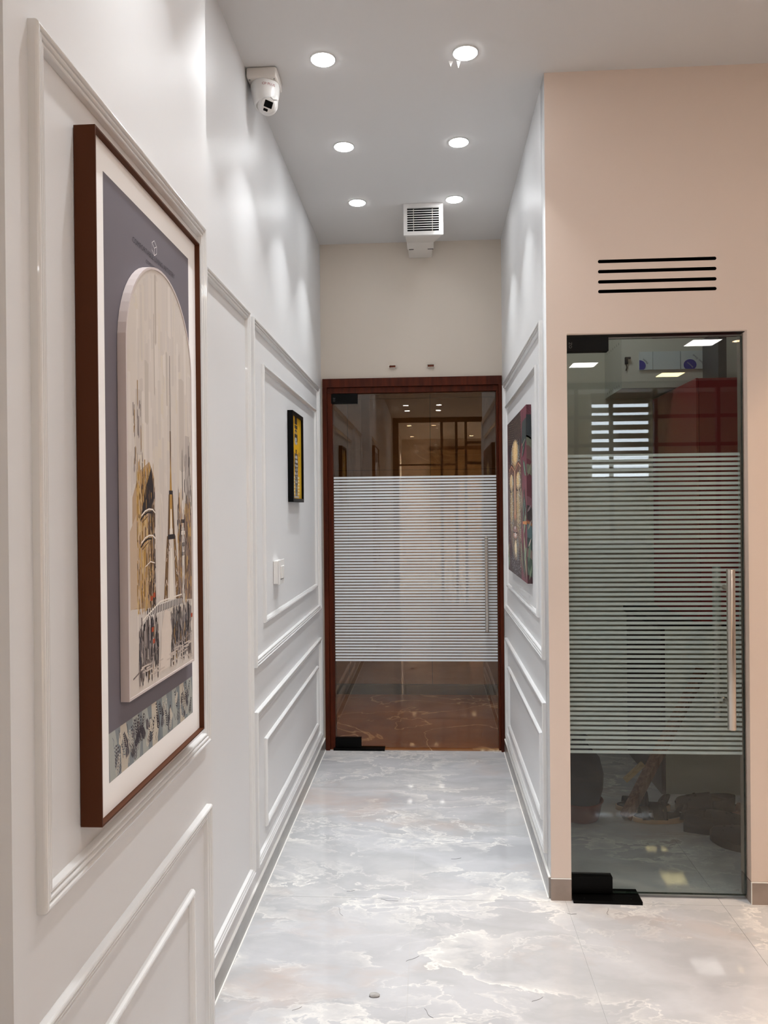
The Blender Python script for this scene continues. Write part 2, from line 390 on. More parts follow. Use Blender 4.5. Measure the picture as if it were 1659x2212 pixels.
struct(box('wall_right', (XR, YR + 0.09, 0), (PX0, YE, HC), M['white']))
# wall with the glazed pantry door: door opening, four routed slots
def slot(zc, u0=0.6205, u1=1.0455, h=0.0125):
    r = h / 2; P = []
    for k in range(9): a = math.pi / 2 + math.pi * k / 8; P.append((u0 + r + r * math.cos(a), zc + r * math.sin(a)))
    for k in range(9): a = -math.pi / 2 + math.pi * k / 8; P.append((u1 - r + r * math.cos(a), zc + r * math.sin(a)))
    return P
OX0, OX1, OZ1 = 0.505, 1.1515, 2.091
outer = [(XR, 0.0835), (OX0, 0.0835), (OX0, OZ1), (OX1, OZ1), (OX1, 0.0835), (XE, 0.0835), (XE, HC), (XR, HC)]
wf = struct(plate_holes('wall_front', outer, [slot(z) for z in (2.3535, 2.3165, 2.279, 2.2435)], 0.092, lambda u, v, ww: (u, YR + 0.046 + ww, v), [M['beige'], M['white'], M['dark']]))
for p in wf.data.polygons:
    if p.normal.x < -0.8 and abs(p.center.x - XR) < 0.002: p.material_index = 1
    if abs(p.normal.y) < 0.5 and 2.23 < p.center.z < 2.37 and 0.6 < p.center.x < 1.06: p.material_index = 2  # slot insides coloured black in place of their shade
box('slot_shade_sheet', (0.59, YR + 0.0925, 2.22), (1.075, YR + 0.094, 2.38), M['dark'], wf)  # dark sheet added to stand for the shade behind the slots
struct(box('wall_back', (1.75, YB - 0.1, 0), (XE + 0.1, YB, HC), M['pwall']))
YF = -8.3
struct(box('wall_back_far', (XL - 0.1, YF - 0.1, 0), (1.85, YF, HC), M['beige']))
struct(box('wall_back_side', (1.75, YF, 0), (1.85, YB - 0.1, HC), M['beige']))
struct(box('wall_side', (XE, YB, 0), (XE + 0.1, YR, HC), M['beige']))
# pantry shell and lobby shell
struct(box('wall_pantry_back', (PX0, PYB, 0), (PX1 + 0.1, PYB + 0.08, HC), M['pwall']))
struct(box('wall_pantry_right', (PX1, YR + 0.094, 0), (PX1 + 0.1, PYB, HC), M['pwall']))
LY = 6.0
lob = struct(box('floor_lobby', (-1.3, YE + 0.09, -0.06), (1.3, LY + 0.1, -0.002), M['grout']))
for i in range(3):
    for j in range(3):
        x0, y0 = -1.95 + i * 1.2, YE + 0.1 + j * 0.6
        o = box('lobby_tile', (0.001, 0.001, -0.0019), (1.199, 0.599, -0.0002), M['lobbyfloor'], lob, local=True); o.location = (x0, y0, 0)
lw_ = struct(box('wall_lobby', (-1.3, LY, 0), (1.3, LY + 0.1, 2.9), M['lobbyskirt']))
for i in range(4):
    for j in range(5): box('wall_panel', (-1.3 + i * 0.65 + 0.002, LY - 0.012, 0.082 + j * 0.56), (-1.3 + i * 0.65 + 0.648, LY - 0.0005, 0.082 + j * 0.56 + 0.557), M['lobbywall'], lw_)
struct(box('wall_lobby_left', (-1.4, YE + 0.101, 0), (-1.3, LY, 2.9), M['lobbywall']))
struct(box('wall_lobby_right', (1.3, YE + 0.101, 0), (1.4, LY, 2.9), M['lobbywall']))
struct(box('ceiling_lobby', (-1.4, YE + 0.101, 2.9), (1.4, LY + 0.1, 2.96), M['ceil']))
struct(box('baseboard_lobby', (-1.3, LY - 0.022, 0), (1.3, LY - 0.0125, 0.075), M['lobbyskirt']))
# skirting
def skirting(name, lo, hi, mat, caulk):
    b = struct(box(name, lo, hi, mat, None))
    for c in caulk: box('caulk_line', c[0], c[1], M['caulk'], b)
    return b
skirting('baseboard_left', (XL, YC, 0), (XL + 0.007, YE, 0.069), M['skirt'], [((XL, YC, 0.0692), (XL + 0.008, YE, 0.0735)), ((XL + 0.007, YC, 0.0), (XL + 0.0115, YE, 0.003))])
skirting('baseboard_right', (XR - 0.007, YR + 0.012, 0), (XR, YE, 0.077), M['skirt'], [((XR - 0.008, YR + 0.012, 0.0772), (XR, YE, 0.081)), ((XR - 0.0115, YR + 0.012, 0.0), (XR - 0.007, YE, 0.003))])
skirting('baseboard_pilaster', (XN, Y0, 0), (XN + 0.007, YC, 0.069), M['skirt'], [((XN, Y0, 0.0692), (XN + 0.008, YC, 0.0735))])
skirting('baseboard_front', (XR - 0.0005, YR - 0.002, 0), (OX0, YR + 0.09, 0.0795), M['skirt2'], [((XR - 0.001, YR - 0.003, 0.0796), (OX0, YR + 0.002, 0.082))])
skirting('baseboard_front_right', (OX1, YR - 0.002, 0), (XE, YR + 0.09, 0.0795), M['skirt2'], [((OX1 - 0.001, YR - 0.003, 0.0796), (XE, YR + 0.002, 0.082)), ((OX1 - 0.001, YR - 0.003, 0), (OX1 + 0.0015, YR + 0.001, 0.0795))])
skirting('baseboard_back_left', (XL, YB, 0), (XL + 0.007, Y0, 0.069), M['skirt'], [])

# ------------------------------------------------------------------ wall mouldings
def arc(c, r, h0, n=5): return [(c - r * math.cos(math.pi * k / n), h0 + r * math.sin(math.pi * k / n)) for k in range(n + 1)]
REED = [(0, 0)] + arc(0.0050, 0.0048, 0.0112, 6) + arc(0.0146, 0.0042, 0.0095, 6) + arc(0.0236, 0.0040, 0.0074, 6) + [(0.029, 0)]
ROUND = [(0, 0), (0, .006), (.0028, .0112), (.006, .013), (.011, .0124), (.0165, .0082), (.0205, .003), (.021, 0)]
ntrim = [0]
def moulding(X, s, y0, y1, z0, z1, prof):
    ntrim[0] += 1
    root = struct(empty('trim_%d' % ntrim[0], (X, (y0 + y1) / 2, z0)))
    w_ = prof[-1][0]
    def side(f):
        V = []; n = len(prof)
        for e in (0, 1):
            for a, h in prof:
                y, z = f(a, e); V.append((X + s * h, y, z))
        Fc = [(i, i + 1, n + i + 1, n + i) for i in range(n - 1)] + [tuple(range(n)), tuple(range(n, 2 * n))]
        mesh('moulding', V, Fc, M['trim'], root)
    side(lambda a, e: ((y1 - a) if e else (y0 + a), z0 + a)); side(lambda a, e: ((y1 - a) if e else (y0 + a), z1 - a))
    side(lambda a, e: (y0 + a, (z1 - a) if e else (z0 + a))); side(lambda a, e: (y1 - a, (z1 - a) if e else (z0 + a)))
for X, s, ya, yi, yi2 in ((XL, 1, 2.772, 2.945, 2.935), (XR, -1, 2.938, 3.088, 3.04)):
    moulding(X, s, ya, 4.43, 0.872, 2.164, REED); moulding(X, s, yi, 4.315, 1.012, 2.024, ROUND)
    moulding(X, s, ya, 4.43, 0.135, 0.708, REED); moulding(X, s, yi2, 4.315, 0.222, 0.565, ROUND)
moulding(XL, 1, 2.03, 2.72, 0.140, 2.164, REED)
moulding(XN, 1, 1.071, 1.903, 0.868, 2.164, REED)
moulding(XN, 1, 1.071, 1.906, 0.135, 0.708, REED)
moulding(XN, 1, 1.205, 1.772, 0.222, 0.558, ROUND)

# ------------------------------------------------------------------ doors
def handle(parent, x, y, z0, z1, r, yg, zs):
    h = lathe('pull_handle', (x, y, z0), (0, 0, 1), [(0, r * 0.93), (0.0015, r), (z1 - z0 - 0.0015, r), (z1 - z0, r * 0.93)], M['steel'], parent, 24)
    for z in zs: lathe('standoff', (x, yg, z), (0, y - yg, 0), [(0, r * 0.62), (abs(yg - y), r * 0.55)], M['steel'], h, 16)
    return h
def stripes(parent, x0, x1, y, z0, z1, n, frac, me=None):
    pitch = (z1 - z0) / n
    for i in range(n):
        z = z0 + i * pitch
        if me is None:
            o = mesh('frosted_stripe', [(x0, y, 0), (x1, y, 0), (x1, y, pitch * frac), (x0, y, pitch * frac), (x0, y + 0.0003, 0), (x1, y + 0.0003, 0), (x1, y + 0.0003, pitch * frac), (x0, y + 0.0003, pitch * frac)],
                     [(0, 1, 2, 3), (7, 6, 5, 4), (0, 4, 5, 1), (1, 5, 6, 2), (2, 6, 7, 3), (3, 7, 4, 0)], M['film'], parent, local=True, fix=False); me = o.data
        else:
            o = bpy.data.objects.new('frosted_stripe', me); COL.objects.link(o); o.parent = parent
        o.location = (0, 0, z)
# main door in its dark wood frame
d1 = struct(empty('door_1', (0, 0, 0)))
def jamb(name, u0, u1, z1, y0, y1):
    pass
FX0, FX1, FZ = -0.646, 0.427, 2.241
box('door_jamb', (FX0, YE - 0.016, 0), (FX0 + 0.026, YE + 0.1, FZ - 0.052), M['wood'], d1, 0.0015)
box('door_jamb', (FX1 - 0.020, YE - 0.016, 0), (FX1, YE + 0.1, FZ - 0.052), M['wood'], d1, 0.0015)
box('door_head', (FX0, YE - 0.016, FZ - 0.0515), (FX1, YE + 0.1, FZ), M['wood'], d1, 0.0015)
box('door_stop', (FX0 + 0.0262, YE + 0.006, 0), (FX0 + 0.056, YE + 0.09, FZ - 0.086), M['wood'], d1, 0.0015)
box('door_stop', (FX1 - 0.032, YE + 0.006, 0), (FX1 - 0.0202, YE + 0.09, FZ - 0.086), M['wood'], d1, 0.0015)
box('door_stop', (FX0 + 0.0262, YE + 0.006, FZ - 0.0858), (FX1 - 0.0202, YE + 0.09, FZ - 0.052), M['wood'], d1, 0.0015)
GY = YE + 0.016
g1 = box('glass_panel', (-0.588, GY, 0.012), (0.393, GY + 0.011, 2.15), M['bronze'], d1)
stripes(g1, -0.586, 0.392, GY - 0.0012, 0.535, 1.657, 63, 0.64)
box('patch_fitting', (-0.588, GY - 0.012, 0.014), (-0.433, GY + 0.022, 0.071), M['black'], d1, 0.001)
box('patch_fitting', (-0.596, GY - 0.012, 2.094), (-0.437, GY + 0.022, 2.152), M['black'], d1, 0.001)
box('floor_plate', (-0.600, YE - 0.016, 0.0), (-0.290, GY + 0.03, 0.012), M['black'], d1, 0.001)
text('patch_logo', 'OZ', 0.017, lambda a, b_: (-0.577 + a, GY - 0.0124, 2.118 + b_), M['grey_ink'], d1, math.pi / 2)
handle(d1, 0.326, GY - 0.055, 0.722, 1.288, 0.0105, GY - 0.0013, (0.80, 1.21))
handle(d1, 0.326, GY + 0.066, 0.722, 1.288, 0.0105, GY + 0.0112, (0.80, 1.21))
box('threshold', (FX0 + 0.03, YE + 0.002, 0.0001), (FX1 - 0.02, YE + 0.09, 0.004), M['lobbyfloor'], d1)
# pantry door
d2 = struct(empty('door_2', (0, 0, 0)))
GP = YR + 0.034
g2 = box('glass_panel', (OX0 + 0.004, GP, 0.016), (1.1455, GP + 0.012, 2.076), M['greenglass'], d2)
stripes(g2, OX0 + 0.006, 1.1415, GP + 0.0125, 0.531, 1.656, 63, 0.60)
for xa, xb, za, zb in ((1.1456, 1.1468, 0.016, 2.076), (OX0 + 0.16, 1.1455, 0.0145, 0.0158), (OX0 + 0.16, 1.1455, 2.0762, 2.0775)):
    box('glass_edge', (xa, GP, za), (xb, GP + 0.012, zb), M['edgegl'], d2)
box('patch_fitting', (OX0 + 0.003, GP - 0.012, 2.030), (0.662, GP + 0.024, 2.082), M['black'], d2, 0.001)
box('patch_fitting', (OX0 + 0.004, GP - 0.012, 0.018), (0.660, GP + 0.024, 0.079), M['black'], d2, 0.001)
plate = prism('floor_plate', [(OX0 + 0.004, 2.833), (0.757, 2.829), (0.757, 2.925), (OX0 + 0.004, 2.925)], (0, 0, 0), (1, 0, 0), (0, 1, 0), (0, 0, 1), 0.0, 0.012, M['black'], d2)
for x in (0.55, 0.66, 0.72): lathe('plate_screw', (x, 2.848, 0.0121), (0, 0, 1), [(0, 0.0035), (0.0012, 0.003)], M['blackm'], d2, 12)
text('patch_logo', 'OZ', 0.016, lambda a, b_: (0.523 + a, GP - 0.0124, 2.053 + b_), M['grey_ink'], d2, math.pi / 2)
text('glass_stamp', 'x-zb', 0.013, lambda a, b_: (1.111 + a, GP - 0.0004, 0.036 + b_), M['grey_ink'], d2)
handle(d2, 1.0765, GP - 0.062, 0.644, 1.223, 0.0148, GP - 0.0002, (0.734, 1.152))
handle(d2, 1.0765, GP + 0.076, 0.644, 1.223, 0.0148, GP + 0.0132, (0.734, 1.152))
box('pantry_door_head', (OX0, YR + 0.02, OZ1 - 0.003), (OX1, YR + 0.06, OZ1 - 0.0005), M['shade'], d2)

# ------------------------------------------------------------------ downlights
def downlight(x, y, label, warm=False, col=None, watt=None, r=0.043, spot=True, group=None):
    t = thing('ceiling_downlight', label, 'downlight', (x, y, HC), group=group)
    lathe('rim', (x, y, HC), (0, 0, -1), [(0, r + 0.003), (0.003, r + 0.002), (0.0035, r - 0.001)], M['rim'], t, 40)
    lathe('lens', (x, y, HC - 0.0036), (0, 0, -1), [(0, r - 0.001), (0.001, r - 0.002)], M['lensw'] if warm else M['lens'], t, 40)
    if spot:
        l = bpy.data.lights.new('downlight_beam', 'SPOT'); l.energy = watt or SPOT_W; l.spot_size = math.radians(77); l.spot_blend = 0.22; l.shadow_soft_size = 0.016
        l.color = col or ((1.0, 0.68, 0.42) if warm else (0.95, 0.985, 1.0))
        l.use_nodes = True; nt = l.node_tree; em = nt.nodes['Emission']     # reflector: bright along the axis, a few per cent at the cut-off
        tc = nt.nodes.new('ShaderNodeTexCoord'); sx = nt.nodes.new('ShaderNodeSeparateXYZ'); ab = nt.nodes.new('ShaderNodeMath'); ab.operation = 'ABSOLUTE'
        pw = nt.nodes.new('ShaderNodeMath'); pw.operation = 'POWER'; pw.inputs[1].default_value = 9.0
        nt.links.new(tc.outputs['Normal'], sx.inputs[0]); nt.links.new(sx.outputs['Z'], ab.inputs[0]); nt.links.new(ab.outputs[0], pw.inputs[0]); nt.links.new(pw.outputs[0], em.inputs['Strength'])
        lo = bpy.data.objects.new('downlight_beam', l); COL.objects.link(lo); lo.parent = t; lo.location = (0, 0, -0.012)
    return t
RL, RR = -0.368, 0.136
names = {2.703: 'nearest the security camera', 3.358: 'in the middle pair', 3.974: 'nearest the end wall'}
for y, nm in names.items():
    downlight(RL, y, 'white downlight, left row of corridor ceiling, ' + nm, group='corridor downlights')
    downlight(RR, y, 'white downlight, right row of corridor ceiling, ' + nm + (', with torn tape' if y < 3 else ''), group='corridor downlights')
for y in (2.05, 1.40, -2.55, -3.2):
    for x, nm in ((RL, 'left'), (RR, 'right')):
        downlight(x, y, 'white downlight in the %s row behind the camera, %s' % (nm, {2.05: 'just this side of the security camera', 1.40: 'beside the large framed print', -2.55: 'first pair mirrored in the brown door', -3.2: 'next to the dark partition'}[y]), group='downlights behind the view')
tp = thing('torn_tape', 'small torn white tape hanging from the rim of the right downlight', 'tape', (RR - 0.03, 2.775, HC))
for k, (dx, dz, wd) in enumerate(((-0.028, 0.015, 0.016), (0.0, 0.020, 0.015))):
    mesh('tape_flap', [(RR - 0.03 + dx, 2.747, HC - 0.001), (RR - 0.03 + dx + wd, 2.749, HC - 0.002), (RR - 0.03 + dx + wd * 0.5, 2.762, HC - dz), (RR - 0.03 + dx, 2.748, HC - 0.0005), (RR - 0.03 + dx + wd, 2.750, HC - 0.0015), (RR - 0.03 + dx + wd * 0.5, 2.7625, HC - dz + 0.001)],
         [(0, 1, 2), (5, 4, 3), (0, 3, 4, 1), (1, 4, 5, 2), (2, 5, 3, 0)], M['plastic'], tp)
# hall panels and warm downlights (most reflected in the glass doors; the strong panels are added fill)
def panel(x, y, label, mat):
    t = thing('ceiling_panel_light', label, 'panel light', (x, y, HC), group='square panel lights in the hall')
    box('panel_frame', (x - 0.15, y - 0.15, HC - 0.006), (x + 0.15, y + 0.15, HC), M['rim'], t)
    box('panel_lens', (x - 0.135, y - 0.135, HC - 0.0072), (x + 0.135, y + 0.135, HC - 0.0061), mat, t)
for x, y, mat, nm in ((2.66, -1.85, 'panel', 'white, nearest the pantry door'), (1.72, -2.90, 'panel', 'white, over the middle of the hall'), (2.90, -3.65, 'panely', 'yellow, in front of the blind'), (2.92, -4.37, 'panely', 'yellow, close to the blind'), (1.35, 0.85, 'panel_fill', 'as added fill, right of the camera'), (3.0, 0.85, 'panel_fill', 'as added fill, far to the right of the camera'), (1.35, -0.7, 'panel_fill', 'as added fill, behind and right of the camera')):
    panel(x, y, 'square ceiling panel light glowing ' + nm, M[mat])
for x, y, nm, k in ((2.98, -1.82, 'mirrored at the top right of the pantry door', 1), (1.85, 2.30, 'close to the beige wall right of the pantry door', 1), (3.1, 2.30, 'close to the beige wall in the far right corner', 1),                     (-0.40, -5.40, 'in the left row beyond the dark framed partition', 4), (0.07, -5.40, 'in the right row beyond the dark framed partition', 4), (-0.40, -7.6, 'in the left row by the tan blind', 6), (0.9, -7.6, 'right of the row by the tan blind', 6), (1.0, -4.75, 'between the dark partition and the inner corner', 1.2)):
    downlight(x, y, 'round warm hall downlight ' + nm, True, col=(1, .78, .55) if y < -4 else None, watt=WARM_W * k, group='warm hall downlights')

downlight(0.75, 3.75, 'added white fill lamp in the pantry ceiling left of the white cabinet', spot=False, r=0.085)  # unseen lamp added to brighten the pantry behind the glass
lt = downlight(-0.1, 5.05, 'added warm fill lamp in the lobby ceiling behind the brown glass', True, watt=48.0); lt.location.z = 2.9  # unseen lamp added to lift the lobby floor and wall
# ------------------------------------------------------------------ hall behind: glazed partition and blinds (seen mirrored in the glass doors)
def bar(lo, hi, p): box('frame_bar', lo, hi, M['shade'], p)
PYG = -4.2
w1 = struct(empty('window_1', (0, PYG, 0)))
def pane(x0, x1): box('glass_pane', (x0, PYG - 0.004, 0.02), (x1, PYG + 0.004, 2.96), M['clear'], w1)
pane(-0.55, 0.45)
for x in (-0.655, 0.20, 0.455, 0.62, 1.88, 2.32, 2.88, 3.66, 4.4): bar((x - 0.022 if x > -0.6 else x, PYG - 0.03, 0), (x + 0.022 if x > -0.6 else x + 0.1, PYG + 0.03, 2.97), w1)
for z in (2.25, 2.61): bar((0.62, PYG - 0.025, z - 0.022), (XE, PYG + 0.025, z + 0.022), w1)
bar((XL + 0.1, PYG - 0.025, 2.215), (0.455, PYG + 0.025, 2.245), w1)
bar((XL + 0.001, PYG - 0.03, 2.971), (XE, PYG + 0.03, HC - 0.001), w1)
def blind(name, label, x0, x1, z0, z1, pitch, frac, mat, y, group=None):
    t = thing(name, label, 'blind', ((x0 + x1) / 2, y, z0), group=group)
    box('head_rail', (x0 - 0.01, y - 0.03, z1), (x1 + 0.01, y + 0.05, z1 + 0.08), M['slatd'], t)
    z = z1 - pitch * frac; me = None
    while z > z0:
        o = box('blind_band', (x0, y, z), (x1, y + 0.004, z + pitch * frac), mat, t); z -= pitch
    return t
blind('zebra_blind', 'tan banded roller blind on the back wall behind the partition', -0.02, 1.6, 0.9, 2.80, 0.125, 0.93, M['slat'], YF + 0.05)
blind('zebra_blind', 'brown banded roller blind with daylight showing between its bands', 2.27, 3.08, 1.80, 2.98, 0.122, 0.62, M['slatd'], YB + 0.05)
w2 = struct(box('window_2', (2.285, YB + 0.002, 1.81), (3.065, YB + 0.012, 2.98), M['day']))

dk = thing('reflection_blocker', 'unseen dark desk-shaped block added behind the camera to stop a window reflection', 'desk', (2.2, -1.1, 0))  # unseen block added to stop the window mirroring in the floor
box('blocker_plinth', (1.0, -1.34, 0), (3.4, -0.86, 0.08), M['black'], dk); box('blocker_body', (0.96, -1.38, 0.0805), (3.44, -0.82, 1.09), M['maroond'], dk, .004); box('blocker_top', (0.93, -1.41, 1.0905), (3.47, -0.79, 1.13), M['lobbyskirt'], dk, .004)
# ------------------------------------------------------------------ large framed print on the pilaster
FY0, FY1, FZ0, FZ1 = 1.210, 1.771, 0.9375, 2.080
lp = thing('framed_print', 'large brown box-framed print with a raised arched cityscape on the white wall', 'picture', (XN, (FY0 + FY1) / 2, FZ0))
T = 0.037; tk = 0.003
box('frame_rail', (XN + 0.001, FY0, FZ0), (XN + T, FY0 + tk, FZ1), M['brown'], lp); box('frame_rail', (XN + 0.001, FY1 - tk, FZ0), (XN + T, FY1, FZ1), M['brown'], lp)
box('frame_rail', (XN + 0.001, FY0 + tk, FZ0), (XN + T, FY1 - tk, FZ0 + tk), M['brown'], lp); box('frame_rail', (XN + 0.001, FY0 + tk, FZ1 - tk), (XN + T, FY1 - tk, FZ1), M['brown'], lp)
XM = XN + 0.026
box('mount_board', (XN + 0.006, FY0 + tk + 0.0005, FZ0 + tk + 0.0005), (XM, FY1 - tk - 0.0005, FZ1 - tk - 0.0005), M['mat'], lp)
PY0, PY1, PZ0, PZ1, PZP = 1.263, 1.718, 0.990, 2.028, 1.0735
rnd = random.Random(4)
ink = Ink((XM, PY0, PZ0), (0, 1, 0), (0, 0, 1), (1, 0, 0)); Wp, Hp = PY1 - PY0, PZ1 - PZ0; hp = PZP - PZ0
ink.rect(0, 0, Wp, Hp, rgb(111, 106, 114))
ink.rect(0, 0, Wp, hp, rgb(132, 140, 144))
cols = [rgb(58, 50, 58), rgb(80, 74, 82), rgb(66, 62, 72), rgb(58, 52, 60), rgb(190, 186, 176), rgb(206, 198, 184), rgb(120, 128, 134)]
for k in range(9):
    cu_ = (k + 0.5) / 9 * Wp + rnd.uniform(-.01, .01)
    ink.poly([(max(0, min(Wp, cu_ + dx)), max(0, min(hp, v))) for dx, v in ((-.016, 0), (.012, 0), (.02, hp * .5), (.006, hp), (-.02, hp))], rgb(196, 188, 174) if k % 3 == 1 else rgb(168, 172, 168))
for k in range(64):
    bu, bv = rnd.uniform(0.02, Wp - 0.02), rnd.uniform(0.0, hp * 0.6); c = rnd.choice(cols); a0 = math.pi / 2 + rnd.uniform(-.5, .5)
    L_ = rnd.uniform(0.02, 0.045)
    for q in range(7):
        t = q / 6; u_, v_ = bu + math.cos(a0) * L_ * t, bv + math.sin(a0) * L_ * t
        for sgn in (-1, 1):
            ln = 0.014 * (1 - 0.6 * t); aa = a0 + sgn * 0.7
            if 0.005 < u_ + ln * math.cos(aa) < Wp - 0.005 and v_ + ln < hp: ink.leaf(u_, v_, aa, ln, 0.0032, c)
for k in range(60):
    bu, bv = rnd.uniform(0.01, Wp - 0.02), rnd.uniform(0.004, hp - 0.02)
    ink.line([(bu, bv), (bu + rnd.uniform(-.004, .004), bv + .008), (bu + rnd.uniform(-.006, .006), bv + .016)], 0.0014, rnd.choice(cols))
ink.build('backing_print', M['print'], lp)
cuY = (PY0 + PY1) / 2
text('print_title', 'COMFORTABLE LIVING ARTISTRY', 0.0155, lambda a, b_: (XM + 0.0005, cuY + 0.015 + a, 1.957 + b_), M['dark_ink'], lp)
text('print_title', 'COMFORTABLE LIVING', 0.0105, lambda a, b_: (XM + 0.0005, cuY + 0.02 + a, 1.938 + b_), M['dark_ink'], lp)
lg = Ink((XM, cuY + 0.0, 1.968), (0, 1, 0), (0, 0, 1), (1, 0, 0)); WI = rgb(230, 226, 226)
for P in ([(0, .004), (0, .018), (.013, .026), (.026, .018), (.026, .004), (.013, -.004), (0, .004)], [(0, .018), (.013, .011), (.026, .018)], [(.013, .011), (.013, -.004)]): lg.line(P, 0.0012, WI)
lg.build('print_emblem', M['print'], lp)
# raised arch
AY0, AY1, AZ0, AZ1 = 1.313, 1.6825, 1.1155, 1.930; AR = (AY1 - AY0) / 2; AC = (AY0 + AY1) / 2; SPR = AZ1 - AR
def archpoly(ins=0.0, n=28): return [(AY0 + ins, AZ0 + ins), (AY1 - ins, AZ0 + ins)] + [(AC + (AR - ins) * math.cos(math.pi * k / n), SPR + (AR - ins) * math.sin(math.pi * k / n)) for k in range(n + 1)]
XA = XN + 0.0425
prism('arch_panel', archpoly(0.0045), (0, 0, 0), (0, 1, 0), (0, 0, 1), (1, 0, 0), XM + 0.0008, XA - 0.0012, M['mat'], lp)
po, pi_ = archpoly(), archpoly(0.0045); n = len(po)
V = [(x, y, z) for P, x in ((po, XM + 0.0008), (po, XA), (pi_, XA), (pi_, XA - 0.002)) for y, z in P]
Fc = [(k * n + i, k * n + (i + 1) % n, (k + 1) * n + (i + 1) % n, (k + 1) * n + i) for k in range(3) for i in range(n)]
ar = mesh('arch_rim', V, Fc, M['arch'], lp)
art = Ink((XA - 0.0011, AY0, AZ0), (0, 1, 0), (0, 0, 1), (1, 0, 0)); Wa, Ha = AY1 - AY0, AZ1 - AZ0
ap = [(y - AY0, z - AZ0) for y, z in archpoly(0.0046)]
art.poly(ap, rgb(206, 197, 189))
def inside(u, v, m=0.006):
    if not (m < u < Wa - m and m < v): return False
    if v > SPR - AZ0: return (u - AR) ** 2 + (v - (SPR - AZ0)) ** 2 < (AR - m) ** 2
    return True
def sv(u, v0, v1, wd, col):       # vertical stroke kept inside the arch
    while v1 > v0 and not (inside(u - wd / 2, v1) and inside(u + wd / 2, v1)): v1 -= 0.01
    if v1 > v0 and inside(u - wd / 2, v0) and inside(u + wd / 2, v0): 
        j_ = lambda: R.uniform(-.35, .35) * min(wd, .006)
        art.poly([(u - wd / 2 + j_(), v0 + R.uniform(0, .006)), (u + j_(), v0 - .001), (u + wd / 2 + j_(), v0 + R.uniform(0, .006)), (u + wd / 2 + j_(), v1 - R.uniform(0, .006)), (u + j_(), v1), (u - wd / 2 + j_(), v1 - R.uniform(0, .006))], col)
R = random.Random(11)
def mixc(a, b, t): return tuple(a[i] * (1 - t) + b[i] * t for i in range(3)) + (1,)
bgc = [rgb(210, 200, 190), rgb(192, 184, 178), rgb(208, 197, 178), rgb(196, 188, 184), rgb(218, 210, 203), rgb(186, 176, 170)]
for k in range(420):
    sv(R.uniform(0.01, Wa - 0.01), (v_ := R.uniform(0.02, 0.72)), v_ + R.uniform(0.03, 0.16), R.uniform(0.003, 0.022), mixc(rgb(206, 197, 189), R.choice(bgc), R.uniform(.15, .6)))
for u, v0, v1, wd, c in ((0.10, .5, .62, .02, (176, 166, 156)), (.15, .66, .80, .008, (162, 150, 138)), (.06, .44, .56, .03, (182, 172, 164)), (.30, .42, .62, .03, (178, 168, 160)), (.21, .55, .66, .01, (170, 160, 150)), (.335, .34, .5, .03, (160, 150, 146)), (.14, .56, .72, .004, (150, 138, 126))):
    sv(u, v0, v1, wd, mixc(rgb(*c), rgb(206, 197, 189), 0.4))
DK, BR, GO, GO2, WH, GY_, RD = rgb(44, 38, 40), rgb(98, 74, 52), rgb(176, 136, 70), rgb(196, 160, 100), rgb(226, 218, 208), rgb(128, 118, 116), rgb(170, 74, 44)
# left clock-tower like block
art.poly([(.02, .16), (.135, .15), (.135, .40), (.11, .43), (.06, .41), (.025, .36)], rgb(176, 150, 122))
art.poly([(.012, .16), (.06, .16), (.055, .34), (.012, .30)], rgb(190, 168, 146))
for k in range(420):
    u = R.uniform(.045, .128); v0 = R.uniform(.14, .40); sv(u, v0, v0 + R.uniform(.004, .04), R.uniform(.001, .0045), R.choice([GO, GO, GO2, BR, rgb(150, 116, 66), rgb(202, 176, 128)]))
for k in range(170):
    u = R.uniform(.1, .137); v0 = R.uniform(.14, .37); sv(u, v0, v0 + R.uniform(.004, .04), R.uniform(.001, .004), R.choice([DK, BR, rgb(78, 60, 50), GY_]))
art.poly([(.068, .33), (.115, .34), (.132, .36), (.12, .42), (.105, .40), (.085, .375)], DK)
for k in range(30): u = R.uniform(.07, .13); v0 = R.uniform(.33, .40); sv(u, v0, v0 + R.uniform(.01, .03), .002, R.choice([DK, BR, GO]))
for v in (.285, .335): art.line([(.066, v - .008), (.085, v + .001), (.105, v + .005), (.125, v + .004), (.137, v - .002)], .003, WH); art.line([(.062, v - .016), (.08, v - .006), (.10, v - .001), (.12, v - .002)], .0035, DK); art.line([(.07, v - .02), (.1, v - .008)], .0018, BR)
art.line([(.085, .232), (.11, .24), (.133, .236)], .002, WH)
for k in range(26): u = R.uniform(.03, .075); v0 = R.uniform(.40, .53); sv(u, v0, v0 + R.uniform(.01, .05), .003, R.choice([GY_, rgb(168, 158, 150), rgb(150, 120, 80)]))
# lattice tower
TC = .228
art.line([(TC, .44), (TC + .001, .655)], .0026, rgb(92, 84, 78)); art.line([(TC, .40), (TC, .50)], .006, BR)
art.poly([(TC - .012, .30), (TC + .012, .30), (TC + .004, .41), (TC, .45), (TC - .004, .41)], GO)
art.poly([(TC - .011, .37), (TC + .012, .37), (TC + .012, .378), (TC - .011, .378)], DK)
for s in (-1, 1):
    art.poly([(TC + s * .006, .37), (TC + s * .013, .37), (TC + s * .021, .285), (TC + s * .010, .285)], BR)
    art.poly([(TC + s * .013, .285), (TC + s * .026, .285), (TC + s * .048, .15), (TC + s * .026, .15)], rgb(120, 92, 62))
    for k in range(26):
        t = R.random(); u = TC + s * (.018 + .02 * t); v0 = .285 - .135 * t; art.line([(u, v0), (u + R.uniform(-.01, .01), v0 - .012)], .0018, R.choice([DK, GO, WH, BR]))
art.poly([(TC - .022, .278), (TC + .024, .278), (TC + .022, .288), (TC - .02, .288)], DK)
